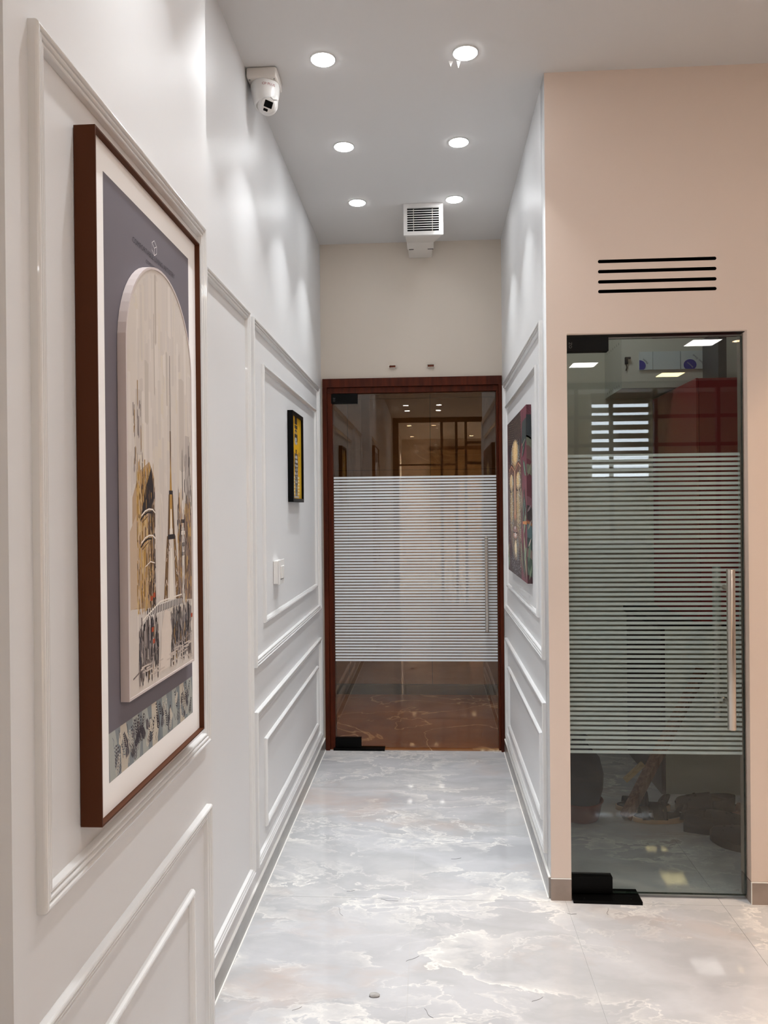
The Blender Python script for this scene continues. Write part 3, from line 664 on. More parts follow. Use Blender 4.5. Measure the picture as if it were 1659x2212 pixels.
art.poly([(TC - .007, .29), (TC + .007, .29), (TC + .003, .34), (TC - .003, .34)], WH)
art.poly([(TC - .015, .15), (TC + .014, .15), (TC + .004, .26), (TC - .004, .26)], WH)
# lamp column and right-hand blocks
art.poly([(.27, .15), (.36, .14), (.36, .33), (.335, .36), (.30, .30), (.275, .26)], rgb(134, 112, 98))
for k in range(330):
    u = R.uniform(.268, .357); v0 = R.uniform(.13, .34); sv(u, v0, v0 + R.uniform(.005, .05), R.uniform(.001, .0042), R.choice([DK, BR, GO, GY_, rgb(150, 122, 104), rgb(110, 90, 84), GO2]))
sv(.302, .14, .30, .014, rgb(198, 190, 182)); sv(.302, .30, .36, .007, WH); sv(.302, .36, .47, .0022, DK)
for v in (.31, .285, .26, .24): art.rect(.291, v, .314, v + .008, DK if v != .285 else WH)
for k in range(40): u = R.uniform(.293, .313); v0 = R.uniform(.14, .34); sv(u, v0, v0 + .02, .0016, R.choice([DK, WH, GY_]))
for k in range(24): u = R.uniform(.315, .36); v0 = R.uniform(.34, .44); sv(u, v0, v0 + R.uniform(.02, .05), .0022, R.choice([DK, GY_, rgb(150, 140, 134)]))
# bridge, water and traffic
art.poly([(.055, .13), (.10, .145), (.16, .155), (.22, .155), (.29, .15), (.30, .135), (.22, .14), (.16, .138), (.06, .112)], rgb(206, 200, 194))
for k in range(22): u = .09 + k * .0095; art.rect(u, .138, u + .004, .152, DK)
art.line([(.06, .132), (.16, .158), (.29, .158)], .003, WH)
for (u0, u1, n_) in ((.05, .15, 110), (.22, .35, 120)):
    for k in range(n_ * 2):
        u = R.uniform(u0, u1); v1 = R.uniform(.06, .142); sv(u, max(.012, v1 - R.uniform(.01, .06)), v1, R.uniform(.0015, .006), R.choice([DK, DK, GY_, rgb(70, 66, 72), rgb(152, 142, 138), rgb(90, 80, 76)]))
for k in range(60):
    u = R.choice([R.uniform(.215, .262), R.uniform(.27, .35), R.uniform(.06, .14)]); v1 = R.uniform(.03, .14); sv(u, v1 - .02, v1, .002, R.choice([WH, GO, rgb(190, 180, 172), DK]))
for u, v in ((.112, .105), (.118, .082), (.108, .165), (.35, .10), (.122, .17)): art.rect(u, v, u + .011, v + .009, RD)
art.poly([(.155, .02), (.21, .02), (.225, .09), (.215, .132), (.185, .138), (.165, .10)], rgb(214, 202, 192))
art.line([(.02, .035), (.09, .05), (.15, .07)], .003, rgb(118, 106, 102)); art.line([(.25, .06), (.30, .058), (.355, .07)], .003, rgb(140, 128, 122))
for k in range(40):
    u, v = R.uniform(.03, .34), R.uniform(.012, .05); art.rect(u, v, min(Wa - .01, u + R.uniform(.01, .04)), v + .003, mixc(rgb(202, 190, 180), rgb(170, 158, 152), R.random() * .6))
art.build('arched_artwork', M['print'], lp)

# ------------------------------------------------------------------ yellow poster in black box frame on the corridor wall
BY0, BY1, BZ0, BZ1, BT = 3.482, 3.772, 1.490, 1.913, 0.026
bp_ = thing('framed_poster', 'small black box-framed yellow poster of a bottle-shaped figure on left corridor wall', 'picture', (XL, (BY0 + BY1) / 2, BZ0))
fwd = 0.017
for lo, hi in (((BY0, BZ0), (BY0 + fwd, BZ1)), ((BY1 - fwd, BZ0), (BY1, BZ1)), ((BY0 + fwd, BZ0), (BY1 - fwd, BZ0 + fwd)), ((BY0 + fwd, BZ1 - fwd), (BY1 - fwd, BZ1))):
    box('frame_rail', (XL + 0.001, lo[0], lo[1]), (XL + BT, hi[0], hi[1]), M['black'], bp_)
box('backing_board', (XL + 0.002, BY0 + fwd + .0004, BZ0 + fwd + .0004), (XL + BT - 0.009, BY1 - fwd - .0004, BZ1 - fwd - .0004), M['black'], bp_)
yp = Ink((XL + BT - 0.009, BY0 + fwd + .0006, BZ0 + fwd + .0006), (0, 1, 0), (0, 0, 1), (1, 0, 0)); Wy, Hy = BY1 - BY0 - 2 * fwd - .0012, BZ1 - BZ0 - 2 * fwd - .0012
yp.rect(0, 0, Wy, Hy, rgb(206, 156, 22)); yp.rect(Wy * .8, 0, Wy, Hy, rgb(192, 150, 14))
k1, k2, k3, pale = rgb(58, 48, 38), rgb(84, 76, 70), rgb(168, 164, 160), rgb(222, 200, 140)
cx_ = Wy * .44
yp.rect(cx_ - .032, Hy * .91, cx_ + .032, Hy, k1); yp.rect(cx_ - .036, Hy * .855, cx_ + .04, Hy * .898, k1); yp.rect(cx_ - .006, Hy * .855, cx_ + .004, Hy * .898, k2)
yp.ell(cx_, Hy * .775, .042, Hy * .075, k2); yp.rect(cx_ - .034, Hy * .79, cx_ - .006, Hy * .82, rgb(190, 150, 60)); yp.rect(cx_ + .004, Hy * .79, cx_ + .034, Hy * .82, rgb(190, 150, 60))
yp.ell(cx_, Hy * .735, .044, Hy * .055, k1); yp.ell(cx_, Hy * .70, .04, Hy * .04, k3, 16, math.pi, 2 * math.pi); yp.rect(cx_ - .03, Hy * .70, cx_ + .02, Hy * .745, k3)
yp.poly([(cx_ - .016, Hy * .60), (cx_ + .016, Hy * .60), (cx_ + .01, Hy * .55), (cx_ + .036, Hy * .52), (cx_ - .036, Hy * .52), (cx_ - .01, Hy * .55)], k1)
yp.poly([(cx_ - .036, Hy * .55), (cx_ + .036, Hy * .55), (cx_ + .046, Hy * .42), (cx_ + .04, Hy * .17), (cx_ - .036, Hy * .17), (cx_ - .046, Hy * .42)], k2)
ry = random.Random(3)
for i in range(7):
    for j in range(3):
        u, v = cx_ - .036 + j * .026, Hy * (.19 + i * .05); yp.rect(u, v, u + .018 + ry.uniform(0, .005), v + Hy * ry.uniform(.02, .035), ry.choice([k3, rgb(140, 138, 138), rgb(196, 194, 190)]))
yp.rect(cx_ - .03, Hy * .03, cx_ + .03, Hy * .17, rgb(96, 96, 96))
for i in range(6):
    v = Hy * (.045 + i * .04); yp.rect(.01, v, cx_ - .038, v + Hy * .024, pale); yp.rect(cx_ + .04, v, Wy * .76, v + Hy * .024, pale)
    yp.rect(cx_ - .03, v, cx_ + .03, v + Hy * .018, rgb(70, 72, 74) if i % 2 else rgb(128, 128, 126))
for s in (-1, 1): yp.line([(cx_ + s * .05, Hy * .56), (cx_ + s * .055, Hy * .46), (cx_ + s * .046, Hy * .38)], .005, k1)
for i in range(3): yp.rect(Wy * .72, Hy * (.53 + i * .018), Wy * .8, Hy * (.54 + i * .018), k1)
yp.rect(.012, Hy * .01, Wy * .7, Hy * .028, k3)
yp.build('poster_print', M['print'], bp_)

# ------------------------------------------------------------------ switch, brackets
sw = thing('light_switch', 'white surface-mounted double light switch below the yellow poster', 'switch', (XL, 3.185, 1.145))
box('switch_box', (XL + .0005, 3.137, 1.145), (XL + 0.022, 3.237, 1.241), M['plastic'], sw, 0.002)
box('cover_plate', (XL + 0.0222, 3.134, 1.142), (XL + 0.027, 3.240, 1.244), M['plastic'], sw, 0.0015)
for y in (3.158, 3.190):
    k = box('rocker', (XL + 0.0272, y, 1.166), (XL + 0.032, y + 0.027, 1.218), M['plastic'], sw, 0.001); box('rocker_gap', (XL + 0.0272, y - 0.001, 1.162), (XL + 0.0278, y + 0.028, 1.1655), M['grey_ink'], sw)
for x, nm in ((-0.222, 'left'), (0.007, 'right')):
    t = thing('wall_bracket', 'small open metal bracket above the door, the %s one of two' % nm, 'bracket', (x, YE, 2.297), group='brackets above the door')
    z0, z1, x0, x1, y0 = 2.2975, 2.3165, x - .0215, x + .0215, YE - 0.018
    boxes('bracket_shell', [((x0, y0, z0), (x1, YE, z0 + .003)), ((x0, y0, z1 - .003), (x1, YE, z1)), ((x0, y0, z0 + .003), (x0 + .003, YE, z1 - .003)), ((x1 - .003, y0, z0 + .003), (x1, YE, z1 - .003))], M['chrome'], t)
    box('bracket_core', (x0 + .0032, y0 + .006, z0 + .0032), (x1 - .0032, YE - .0005, z1 - .0032), M['insole'], t)

# ------------------------------------------------------------------ exhaust grille and duct
ev = thing('duct_vent', 'white louvred exhaust grille on a boxed duct at the end of corridor ceiling', 'vent', (-0.025, 4.2, 2.89))
vx0, vx1, vz0, vz1, vy = -0.129, 0.078, 2.888, HC - 0.001, 4.011
sx0, sx1, sz0, sz1 = -0.110, 0.056, 2.908, 3.030
boxes('grille_frame', [((vx0, vy, vz0), (sx0, vy + .014, vz1)), ((sx1, vy, vz0), (vx1, vy + .014, vz1)), ((sx0, vy, vz0), (sx1, vy + .014, sz0)), ((sx0, vy, sz1), (sx1, vy + .014, vz1))], M['plastic'], ev)
NS = 10; pt = (sz1 - sz0) / NS
for i in range(1, NS):
    z = sz0 + i * pt; mesh('louvre', [(sx0, vy + .001, z - .0032), (sx1, vy + .001, z - .0032), (sx1, vy + .001, z + .0012), (sx0, vy + .001, z + .0012), (sx0, vy + .0045, z - .0026), (sx1, vy + .0045, z - .0026), (sx1, vy + .0045, z + .0016), (sx0, vy + .0045, z + .0016)],
                      [(0, 1, 2, 3), (4, 5, 6, 7), (0, 1, 5, 4), (3, 2, 6, 7), (0, 3, 7, 4), (1, 2, 6, 5)], M['plastic'], ev)
for x in (-0.077, 0.022): box('louvre_stay', (x - .0018, vy + .009, sz0), (x + .0018, vy + .0125, sz1), M['greyp'], ev)
box('grille_back', (sx0, vy + .0142, sz0), (sx1, vy + .016, sz1), M['dark'], ev)
def ring(x0, x1, z0, y): return [(x0, y, z0), (x1, y, z0), (x1, y, HC - .001), (x0, y, HC - .001)]
def loft4(name, R_, mat, p):
    V = [v for r in R_ for v in r]; Fc = [(0, 1, 2, 3), tuple(len(V) - 4 + i for i in range(4))]
    for k in range(len(R_) - 1):
        for i in range(4): Fc.append((k * 4 + i, k * 4 + (i + 1) % 4, k * 4 + 4 + (i + 1) % 4, k * 4 + 4 + i))
    return mesh(name, V, Fc, mat, p)
loft4('duct_cone', [ring(-.122, .072, 2.895, vy + .0162), ring(-.122, .062, 2.905, vy + .09), ring(-.121, .030, 2.948, 4.30), ring(-.121, .030, 2.948, 4.41)], M['greyp'], ev)
loft4('duct_end', [ring(-.117, .022, 2.950, 4.412), ring(-.117, .020, 2.957, YE - .0005)], M['greyp'], ev)
for x0, x1 in ((-.112, -.085), (-.005, .028)): box('duct_gap', (x0, 4.405, 2.9465), (x1, 4.4115, 2.9492), M['dark'], ev)

# ------------------------------------------------------------------ security camera
sc_ = thing('security_camera', 'white turret security camera on a square box in the ceiling corner above the left wall', 'camera', (-0.597, 2.785, 3.014))
box('junction_box', (XL + 0.004, 2.728, 3.014), (-0.541, 2.842, HC - .0005), M['greyp'], sc_, 0.008, 4)
for x, y in ((-0.642, 2.742), (-0.552, 2.742), (-0.552, 2.828)): lathe('screw', (x, y, 3.0141), (0, 0, -1), [(0, .003), (.001, .0025)], M['grey_ink'], sc_, 10)
cbx, cby = -0.595, 2.787
lathe('turret_shell', (cbx, cby, 3.0138), (0.06, -0.16, -1), [(0, .052), (.012, .0535), (.03, .052), (.055, .047), (.075, .043), (.083, .0385), (.083, .034), (.07, .033)], M['plastic'], sc_, 40)
bc = Vector((cbx + 0.012, cby - 0.016, 2.938))
nrm = Vector((0.22, -0.80, -0.52)).normalized()
lathe('camera_ball', bc, nrm, [(.038 * -math.cos(a), max(.038 * math.sin(a), .0006)) for a in [math.pi * k / 14 for k in range(12)]] + [(.0345, .0235), (.0345, .022)], M['plastic'], sc_, 36)
fx, fy, _ = frame_axes(nrm)
# face plane axes: right as seen, up
rt_ = nrm.cross(Vector((0, 0, 1))).normalized() * -1; rt_ = Vector((0, 0, 1)).cross(nrm).normalized(); up_ = nrm.cross(rt_).normalized()
tl_ = math.radians(-16); r2 = rt_ * math.cos(tl_) + up_ * math.sin(tl_); q2 = up_ * math.cos(tl_) - rt_ * math.sin(tl_)
fc0 = bc + nrm * 0.0346
lathe('face_ring', fc0 - nrm * .004, nrm, [(0, .0255), (.005, .0252), (.006, .0235)], M['plastic'], sc_, 36)
fc = fc0 + nrm * .0022
def facequad(name, u0, v0, u1, v1, mat, h=0.0012):
    prism(name, [(u0 + .0012, v0), (u1 - .0012, v0), (u1, v0 + .0012), (u1, v1 - .0012), (u1 - .0012, v1), (u0 + .0012, v1), (u0, v1 - .0012), (u0, v0 + .0012)], fc, r2, q2, nrm, 0, h, mat, sc_)
facequad('window_bezel', -.0165, -.0095, .0165, .017, M['plastic'], .001); facequad('lens_window', -.0148, -.0078, .0148, .0152, M['blackm'], .0016)
facequad('sensor_window', -.0125, -.0215, .0035, -.0125, M['blackm'], .0014)
ax = Vector((0.06, -0.16, -1)).normalized()
def onshell(a, b_):   # wrap lettering round the shell, facing the camera
    phi = math.radians(-64) + a / .0525
    p0 = Vector((cbx, cby, 3.0138)) + ax * (.021 - b_)
    return p0 + Vector((math.cos(phi), math.sin(phi), 0)) * .0537
text('camera_lettering', 'CP PLUS', 0.0135, onshell, M['red_ink'], sc_)
prism('lettering_mark', [(-.038, -.004), (-.030, -.004), (-.030, .004), (-.038, .004)], (0, 0, 0), (1, 0, 0), (0, 1, 0), (0, 0, 1), 0, .0001, M['grey_ink'], sc_, True)
mk = sc_.children[-1]
for v in mk.data.vertices: v.co = onshell(v.co.x, v.co.y) - origin(sc_)

# ------------------------------------------------------------------ face canvas on the right corridor wall
CY0, CY1, CZ0, CZ1, CT = 3.290, 4.085, 1.128, 1.893, 0.022
cv = thing('canvas_painting', 'wide maroon canvas of a golden serene face with leaves on the right corridor wall', 'picture', (XR, (CY0 + CY1) / 2, CZ0))
box('stretcher', (XR - CT, CY0, CZ0), (XR - .001, CY1, CZ1), pbr('canvas_edge', rgb(72, 40, 46), 0.7), cv)
ci = Ink((XR - CT, CY1, CZ0), (0, -1, 0), (0, 0, 1), (-1, 0, 0)); Wc, Hc = CY1 - CY0, CZ1 - CZ0
Q = random.Random(21)
def U(u, v): return (u * Wc, v * Hc)
MA, MB_, DP = rgb(86, 48, 56), rgb(64, 42, 46), rgb(44, 34, 36)
ci.rect(0, 0, Wc, Hc, MB_); ci.poly([U(.74, 0), U(1, 0), U(1, 1), U(.74, 1)], MA)
for k in range(60): u, v = Q.uniform(.7, .98), Q.uniform(0, .9); ci.rect(u * Wc, v * Hc, min(1, u + .05) * Wc, min(1, v + .09) * Hc, Q.choice([MA, rgb(94, 50, 56), rgb(76, 44, 50)]))
# head and neck
def ellp(cu, cv_, ru, rv, c, n_=28): ci.ell(cu * Wc, cv_ * Hc, ru * Wc, rv * Hc, c, n_)
ci.poly([U(.14, 0), U(.72, 0), U(.66, .2), U(.2, .2)], rgb(56, 46, 46))
ellp(.43, .5, .37, .40, rgb(74, 58, 54)); ellp(.43, .45, .31, .36, rgb(96, 80, 70))
ci.poly([U(.05, 1), U(.74, 1), U(.78, .82), U(.7, .70), U(.43, .86), U(.16, .70), U(.06, .8)], DP)
for i in range(12):
    for j in range(30):
        u, v = .06 + j * .0235 + (i % 2) * .011, .83 + i * .0145 + .05 * abs(j / 29 - .5)
        if v < .985: ellp(u, v, .0085, .0062, Q.choice([rgb(34, 28, 30), rgb(52, 40, 40), rgb(60, 50, 44)]), 8); ellp(u - .003, v + .002, .0026, .002, Q.choice([rgb(190, 170, 130), rgb(120, 104, 84), rgb(150, 130, 100)]), 6)
def glit(cu, cv_, ru, rv, n_, cs, sz=.005):
    for k in range(n_):
        a, r_ = Q.random() * 6.283, math.sqrt(Q.random()); u, v = cu + math.cos(a) * r_ * ru, cv_ + math.sin(a) * r_ * rv
        s_ = sz * Q.uniform(.4, 1.2); ci.rect(u * Wc, v * Hc, u * Wc + s_, v * Hc + s_ * 1.2, Q.choice(cs))
GL = [rgb(206, 172, 112), rgb(236, 214, 168), rgb(168, 132, 80), rgb(190, 160, 120), rgb(250, 238, 210)]; BL = [rgb(130, 150, 158), rgb(96, 120, 130), rgb(160, 170, 170), rgb(70, 90, 100)]
ellp(.43, .76, .20, .09, rgb(104, 82, 62)); ellp(.45, .77, .15, .08, rgb(140, 112, 78)); ellp(.46, .775, .09, .065, rgb(176, 146, 100)); glit(.44, .765, .2, .09, 700, GL, .0034); glit(.62, .75, .05, .08, 200, BL, .0034); glit(.25, .75, .04, .07, 140, BL, .0034)
for s, cu in ((-1, .235), (1, .61)):
    ellp(cu, .655, .145, .055, rgb(66, 44, 42)); ellp(cu, .635, .14, .055, rgb(84, 60, 52))
    ellp(cu, .59, .11, .055, rgb(120, 98, 72)); ellp(cu - .01, .60, .07, .045, rgb(160, 132, 94)); glit(cu, .59, .1, .05, 330, GL, .0034); glit(cu + .07, .6, .04, .05, 120, BL, .0034)
    ci.line([U(cu - .11, .545), U(cu - .05, .528), U(cu, .524), U(cu + .05, .528), U(cu + .11, .548)], .009, DP); ci.line([U(cu - .1, .53), U(cu, .505), U(cu + .1, .53)], .006, rgb(120, 96, 78))
    ci.line([U(.43 + s * .03, .66), U(cu, .70), U(cu + s * .13, .67)], .006, rgb(150, 104, 80))
ci.poly([U(.405, .66), U(.455, .66), U(.47, .42), U(.50, .37), U(.43, .34), U(.36, .37), U(.39, .42)], rgb(136, 96, 76)); ci.line([U(.43, .66), U(.432, .38)], .012, rgb(206, 160, 126))
for cu in (.24, .60): ellp(cu, .40, .10, .13, rgb(98, 82, 66)); ellp(cu, .43, .06, .10, rgb(132, 110, 78)); glit(cu, .41, .095, .14, 460, GL, .0034); glit(cu + .06, .40, .06, .14, 260, BL, .0034)
ellp(.43, .285, .12, .022, rgb(112, 84, 78)); ellp(.43, .255, .10, .024, rgb(140, 108, 96)); ci.line([U(.32, .27), U(.4, .266), U(.43, .274), U(.46, .266), U(.54, .27)], .006, DP); glit(.44, .25, .05, .012, 40, [rgb(240, 226, 214), rgb(206, 186, 176)]); glit(.43, .295, .04, .01, 24, [rgb(200, 180, 190)])
ellp(.45, .165, .085, .055, rgb(112, 98, 82)); ellp(.45, .17, .05, .04, rgb(180, 160, 130)); glit(.45, .165, .08, .055, 300, GL, .0034); glit(.56, .17, .06, .08, 200, BL, .0034); glit(.33, .17, .05, .08, 120, BL, .003)
for k in range(9):
    u0_ = .70 + .012 * math.sin(k)
    ci.line([U(.71 + k * .002, .84 - k * .09), U(.70 + .01 * math.sin(k * 2), .75 - k * .085)], .003, rgb(196, 172, 140))
glit(.1, .4, .05, .36, 160, [rgb(150, 130, 110), rgb(110, 96, 88), rgb(200, 184, 160)], .004); glit(.7, .38, .05, .38, 260, [rgb(206, 190, 166), rgb(150, 132, 112), rgb(170, 150, 130)], .004); glit(.45, .07, .26, .07, 200, [rgb(150, 150, 160), rgb(90, 90, 104), rgb(200, 190, 180)], .004)
# leaves
GR = [rgb(66, 82, 72), rgb(88, 100, 84), rgb(52, 66, 62), rgb(104, 112, 96), rgb(44, 52, 52), rgb(120, 110, 92)]
ci.poly([U(.79, .80), U(1, .80), U(1, .93), U(.82, .92)], rgb(46, 52, 52))
for (u, v, a, ln, wd) in ((.80, .72, .5, .26, .06), (.82, .78, .2, .2, .05), (.98, .60, 2.5, .16, .07), (.82, .30, 1.2, .26, .09), (.86, .26, .9, .24, .07), (.8, .40, 1.7, .14, .05), (.98, .36, 2.2, .2, .07), (.84, .02, 1.3, .26, .07), (.9, .0, 1.7, .3, .08), (.98, .02, 2.0, .3, .08), (.8, .05, 1.9, .2, .05), (.88, .12, .6, .16, .06), (.03, .02, 1.3, .16, .07), (.08, .0, 1.6, .12, .05), (.0, .08, .9, .14, .05)):
    c = Q.choice(GR); L_ = ln * Hc
    while L_ > .02:
        tu, tv = u * Wc + math.cos(a) * L_, v * Hc + math.sin(a) * L_
        if 0.01 < tu < Wc - .003 and 0.0 < tv < Hc - .003: break
        L_ *= .85
    ci.leaf(u * Wc, v * Hc + .003, a, L_, min(wd * Wc, .05), c)
    for q in range(6): ci.line([(u * Wc + math.cos(a) * L_ * q / 7, v * Hc + .003 + math.sin(a) * L_ * q / 7), (u * Wc + math.cos(a) * L_ * (q + .9) / 7, v * Hc + .003 + math.sin(a) * L_ * (q + .9) / 7)], .003, rgb(150, 150, 126))
ci.poly([U(.82, .33), U(1, .33), U(1, .35), U(.82, .345)], rgb(150, 96, 58))
ci.build('canvas_print', M['canvas'], cv, 2.0)
# printed wrap-round edge facing the camera
ce = Ink((XR - CT, CY0, CZ0), (1, 0, 0), (0, 0, 1), (0, -1, 0)); We = CT - .001
ce.rect(0, 0, We, Hc, rgb(74, 40, 46)); ce.rect(0, Hc * .945, We, Hc, rgb(98, 58, 66))
for v0, v1, c in ((.82, .945, (40, 44, 46)), (.77, .83, (84, 86, 74)), (.70, .775, (80, 60, 58)), (.62, .67, (84, 84, 72)), (.44, .49, (94, 64, 70)), (.36, .44, (48, 42, 42)), (.337, .352, (128, 88, 60)), (.25, .335, (70, 88, 90)), (.19, .26, (58, 68, 66)), (.15, .2, (106, 94, 88)), (.05, .15, (64, 76, 68)), (0, .05, (58, 38, 42))):
    ce.poly([(0, v0 * Hc), (We * .5, v0 * Hc - (.004 if v0 > .02 else 0)), (We, v0 * Hc - (.014 if v0 > .03 else 0)), (We, v1 * Hc - (.014 if v1 < .9 else 0)), (We * .5, v1 * Hc - (.003 if v1 < .9 else 0)), (0, v1 * Hc)], rgb(*c))
for (u, v, a, ln, wd, c) in ((.002, .40, 1.1, .07, .008, (108, 96, 98)), (.003, .30, 1.2, .06, .007, (124, 118, 110)), (.006, .12, 1.5, .10, .009, (92, 106, 92)), (.012, .04, 1.8, .12, .008, (78, 92, 80)), (.004, .60, 1.3, .06, .009, (96, 98, 82)), (.005, .205, 1.25, .05, .004, (170, 156, 150)), (.008, .02, 1.4, .07, .006, (104, 116, 98))):
    L_ = ln
    while not (0.0005 < u + math.cos(a) * L_ < We - .0005): L_ *= .8
    ce.leaf(u, v * Hc, a, L_, wd, rgb(*c))
ce.build('edge_print', M['canvas'], cv, 1.5)

# ------------------------------------------------------------------ pantry seen through the glass
ct = thing('pantry_counter', 'beige fronted pantry counter base with dark maroon end behind the shoes', 'counter', (1.5, 4.25, 0))
box('base_cabinet', (1.172, 3.932, 0), (PX1 - .002, PYB - .002, 0.84), M['pwall'], ct); box('end_panel', (1.150, 3.930, 0), (1.1715, PYB - .002, 0.84), M['maroond'], ct); box('counter_top', (1.13, 3.90, 0.8405), (PX1 - .002, PYB - .002, 0.875), M['black'], ct, .003)
rc = thing('tall_cupboard', 'glossy maroon cupboard standing on the pantry counter', 'cabinet', (1.6, 4.2, 0.875))
box('carcass', (1.311, 3.87, 0.8755), (PX1 - .003, PYB - .003, 2.084), M['maroon'], rc)
for x0, x1 in ((1.309, 1.321), ): box('end_strip', (x0, 3.852, 0.8756), (x1, 3.8695, 2.084), M['maroon'], rc)
for x0, x1 in ((1.324, 1.528), (1.532, PX1 - .004)):
    d_ = box('door', (x0, 3.851, 0.8756), (x1, 3.8695, 2.083), M['maroon'], rc, .001)
wc = thing('wall_cabinet', 'white wall cabinet with screw-hole rows hung above the maroon cupboard', 'cabinet', (1.5, 4.4, 2.093))
box('carcass', (1.036, 4.222, 2.0935), (PX1 - .003, PYB - .003, HC - .002), M['cab'], wc); box('front_rail', (1.036, 4.2, 2.0935), (PX1 - .003, 4.2215, 2.128), M['cab'], wc); box('front_panel', (1.036, 4.203, 2.129), (PX1 - .003, 4.2215, HC - .002), M['cab'], wc)
for r_ in range(2):
    for k in range(7): box('screw_hole', (1.0355, 4.26 + k * .045, (2.34 if r_ == 0 else 2.11) - k * .0), (1.0359, 4.263 + k * .045, (2.352 if r_ == 0 else 2.122)), M['dark'], wc)
fp = None
for k, (x0, x1, nm) in enumerate(((1.128, 1.198, 'left'), (1.201, 1.344, 'middle'), (1.347, 1.472, 'right'))):
    z0, z1 = 2.19, 2.287
    t = thing('film_wrapped_tile', ('blank white film-covered tile in the middle of the row of three on the white cabinet' if k == 1 else 'white film-covered tile with part of a blue oval, %s end of the row' % nm), 'tile', ((x0 + x1) / 2, 4.2, z0), group='film-covered tiles on the white cabinet')
    box('tile_body', (x0, 4.194, z0), (x1, 4.2025, z1), M['filmw'], t)
    if k != 1:
        cxl = 1.395 if k == 2 else 1.128
        P = [(cxl + .034 * math.cos(a), z0 + .022 + .03 * math.sin(a)) for a in [2 * math.pi * q / 24 for q in range(24)]]
        P = [(max(x0, u), max(z0 + .0005, v)) for u, v in P]
        prism('film_oval', P, (0, 0, 0), (1, 0, 0), (0, 0, 1), (0, -1, 0), -4.1939, -4.1934, M['blue_ink'], t)
        def pl(a, b_, cx=cxl, z=z0): return (cx + .044 + a, 4.1933, z + .050 + b_)
        if k == 2: text('film_lettering', 'Plastic Sheet', .0155, pl, M['dark_ink'], t, math.radians(138)); text('film_lettering', 'Premium', .011, lambda a, b_: (1.395 + a, 4.1931, z0 + .022 + b_), M['filmw'], t, math.radians(138))
        else: text('film_lettering', 'Plastic', .0145, lambda a, b_: (1.160 + a, 4.1933, z0 + .046 + b_), M['dark_ink'], t, math.radians(138))
hk = thing('hanging_lock', 'small black padlock with dangling keys on the white cabinet front', 'lock', (1.063, 4.2, 2.2))
box('lock_body', (1.052, 4.19, 2.222), (1.068, 4.2028, 2.250), M['blackm'], hk, .002); box('lock_arm', (1.052, 4.186, 2.2505), (1.082, 4.2028, 2.260), M['blackm'], hk, .002)
tube('key', [(1.06, 4.196, 2.222), (1.063, 4.196, 2.205), (1.058, 4.196, 2.188)], .003, M['blackm'], hk)
ld = thing('leaning_board', 'dark board standing on top of the maroon cupboard at the right', 'board', (1.46, 3.95, 2.084))
box('board_body', (1.435, 3.90, 2.0845), (1.475, 4.12, 2.33), M['lobbyskirt'], ld)

def outline_sole(L_, w_, n_=36):
    P = []
    for k in range(n_):
        a = 2 * math.pi * k / n_; x = math.cos(a); y = math.sin(a)
        ww = w_ * (0.86 + 0.20 * x - 0.14 * math.cos(2 * a))
        P.append((x * L_ / 2, y * ww / 2 * (1.0 if y > 0 else 0.94)))
    return P
def slab(name, P, z0f, z1f, mat, parent):
    n_ = len(P); V = [(x, y, z0f(x)) for x, y in P] + [(x, y, z1f(x)) for x, y in P]
    Fc = [tuple(range(n_)), tuple(range(n_, 2 * n_))] + [(i, (i + 1) % n_, n_ + (i + 1) % n_, n_ + i) for i in range(n_)]
    return mesh(name, V, Fc, mat, parent, False, True)
def strap(name, p0, p1, h, wd, th, mat, parent, n_=12, skew=0.0):
    p0, p1 = Vector(p0), Vector(p1); V = []; ax_ = Vector((1, 0, 0))
    for k in range(n_ + 1):
        t = k / n_; c = p0.lerp(p1, t) + Vector((skew * math.sin(math.pi * t), 0, h * math.sin(math.pi * t) ** 0.75))
        nn = Vector((0, (p1.y - p0.y) * (t - .5) * 2, .05)).normalized()
        for s_, q in ((-1, 0), (1, 0), (1, 1), (-1, 1)): V.append(c + ax_ * (s_ * wd / 2) + nn * (th * q))
    Fc = [(0, 1, 2, 3), tuple(n_ * 4 + i for i in range(4))]
    for k in range(n_):
        for i in range(4): Fc.append((k * 4 + i, k * 4 + (i + 1) % 4, k * 4 + 4 + (i + 1) % 4, k * 4 + 4 + i))
    return mesh(name, V, Fc, mat, parent, True, True)
def sandal(label, loc, rz):
    t = thing('sandal', label, 'sandal', loc, rz, 'pair of strappy sandals')
    P = outline_sole(.255, .095)
    wob = lambda x: 0.004 * (1 + math.cos(x * 55)) * (0.5 if abs(x) < .09 else .2)
    slab('sole', P, lambda x: 0.0015 + (wob(x) * .7 if abs(x) < .05 else 0), lambda x: .022 + .008 * max(0, -x / .12) , M['sole'], t)
    slab('footbed', [(x * .95, y * .93) for x, y in P], lambda x: .0222 + .008 * max(0, -x / .12), lambda x: .0262 + .008 * max(0, -x / .12), M['rubber'], t)
    strap('toe_strap', (.075, -.044, .02), (.075, .044, .02), .040, .035, .004, M['rubber'], t, skew=.0)
    strap('instep_strap', (.02, -.044, .02), (.02, .044, .02), .062, .045, .004, M['rubber'], t)
    strap('buckle', (-.012, -.045, .02), (-.012, .045, .02), .066, .016, .006, M['rubber2'], t)
    strap('heel_strap', (-.085, -.036, .02), (-.085, .036, .02), .055, .022, .005, M['rubber'], t, skew=-.03)
    return t
s1 = sandal('black strappy sandal with tan sole, the nearer one of the pair', (1.045, 3.597, 0), math.radians(181))
s2_ = sandal('black strappy sandal partly hidden behind the nearer sandal', (1.0, 3.722, 0), math.radians(176))
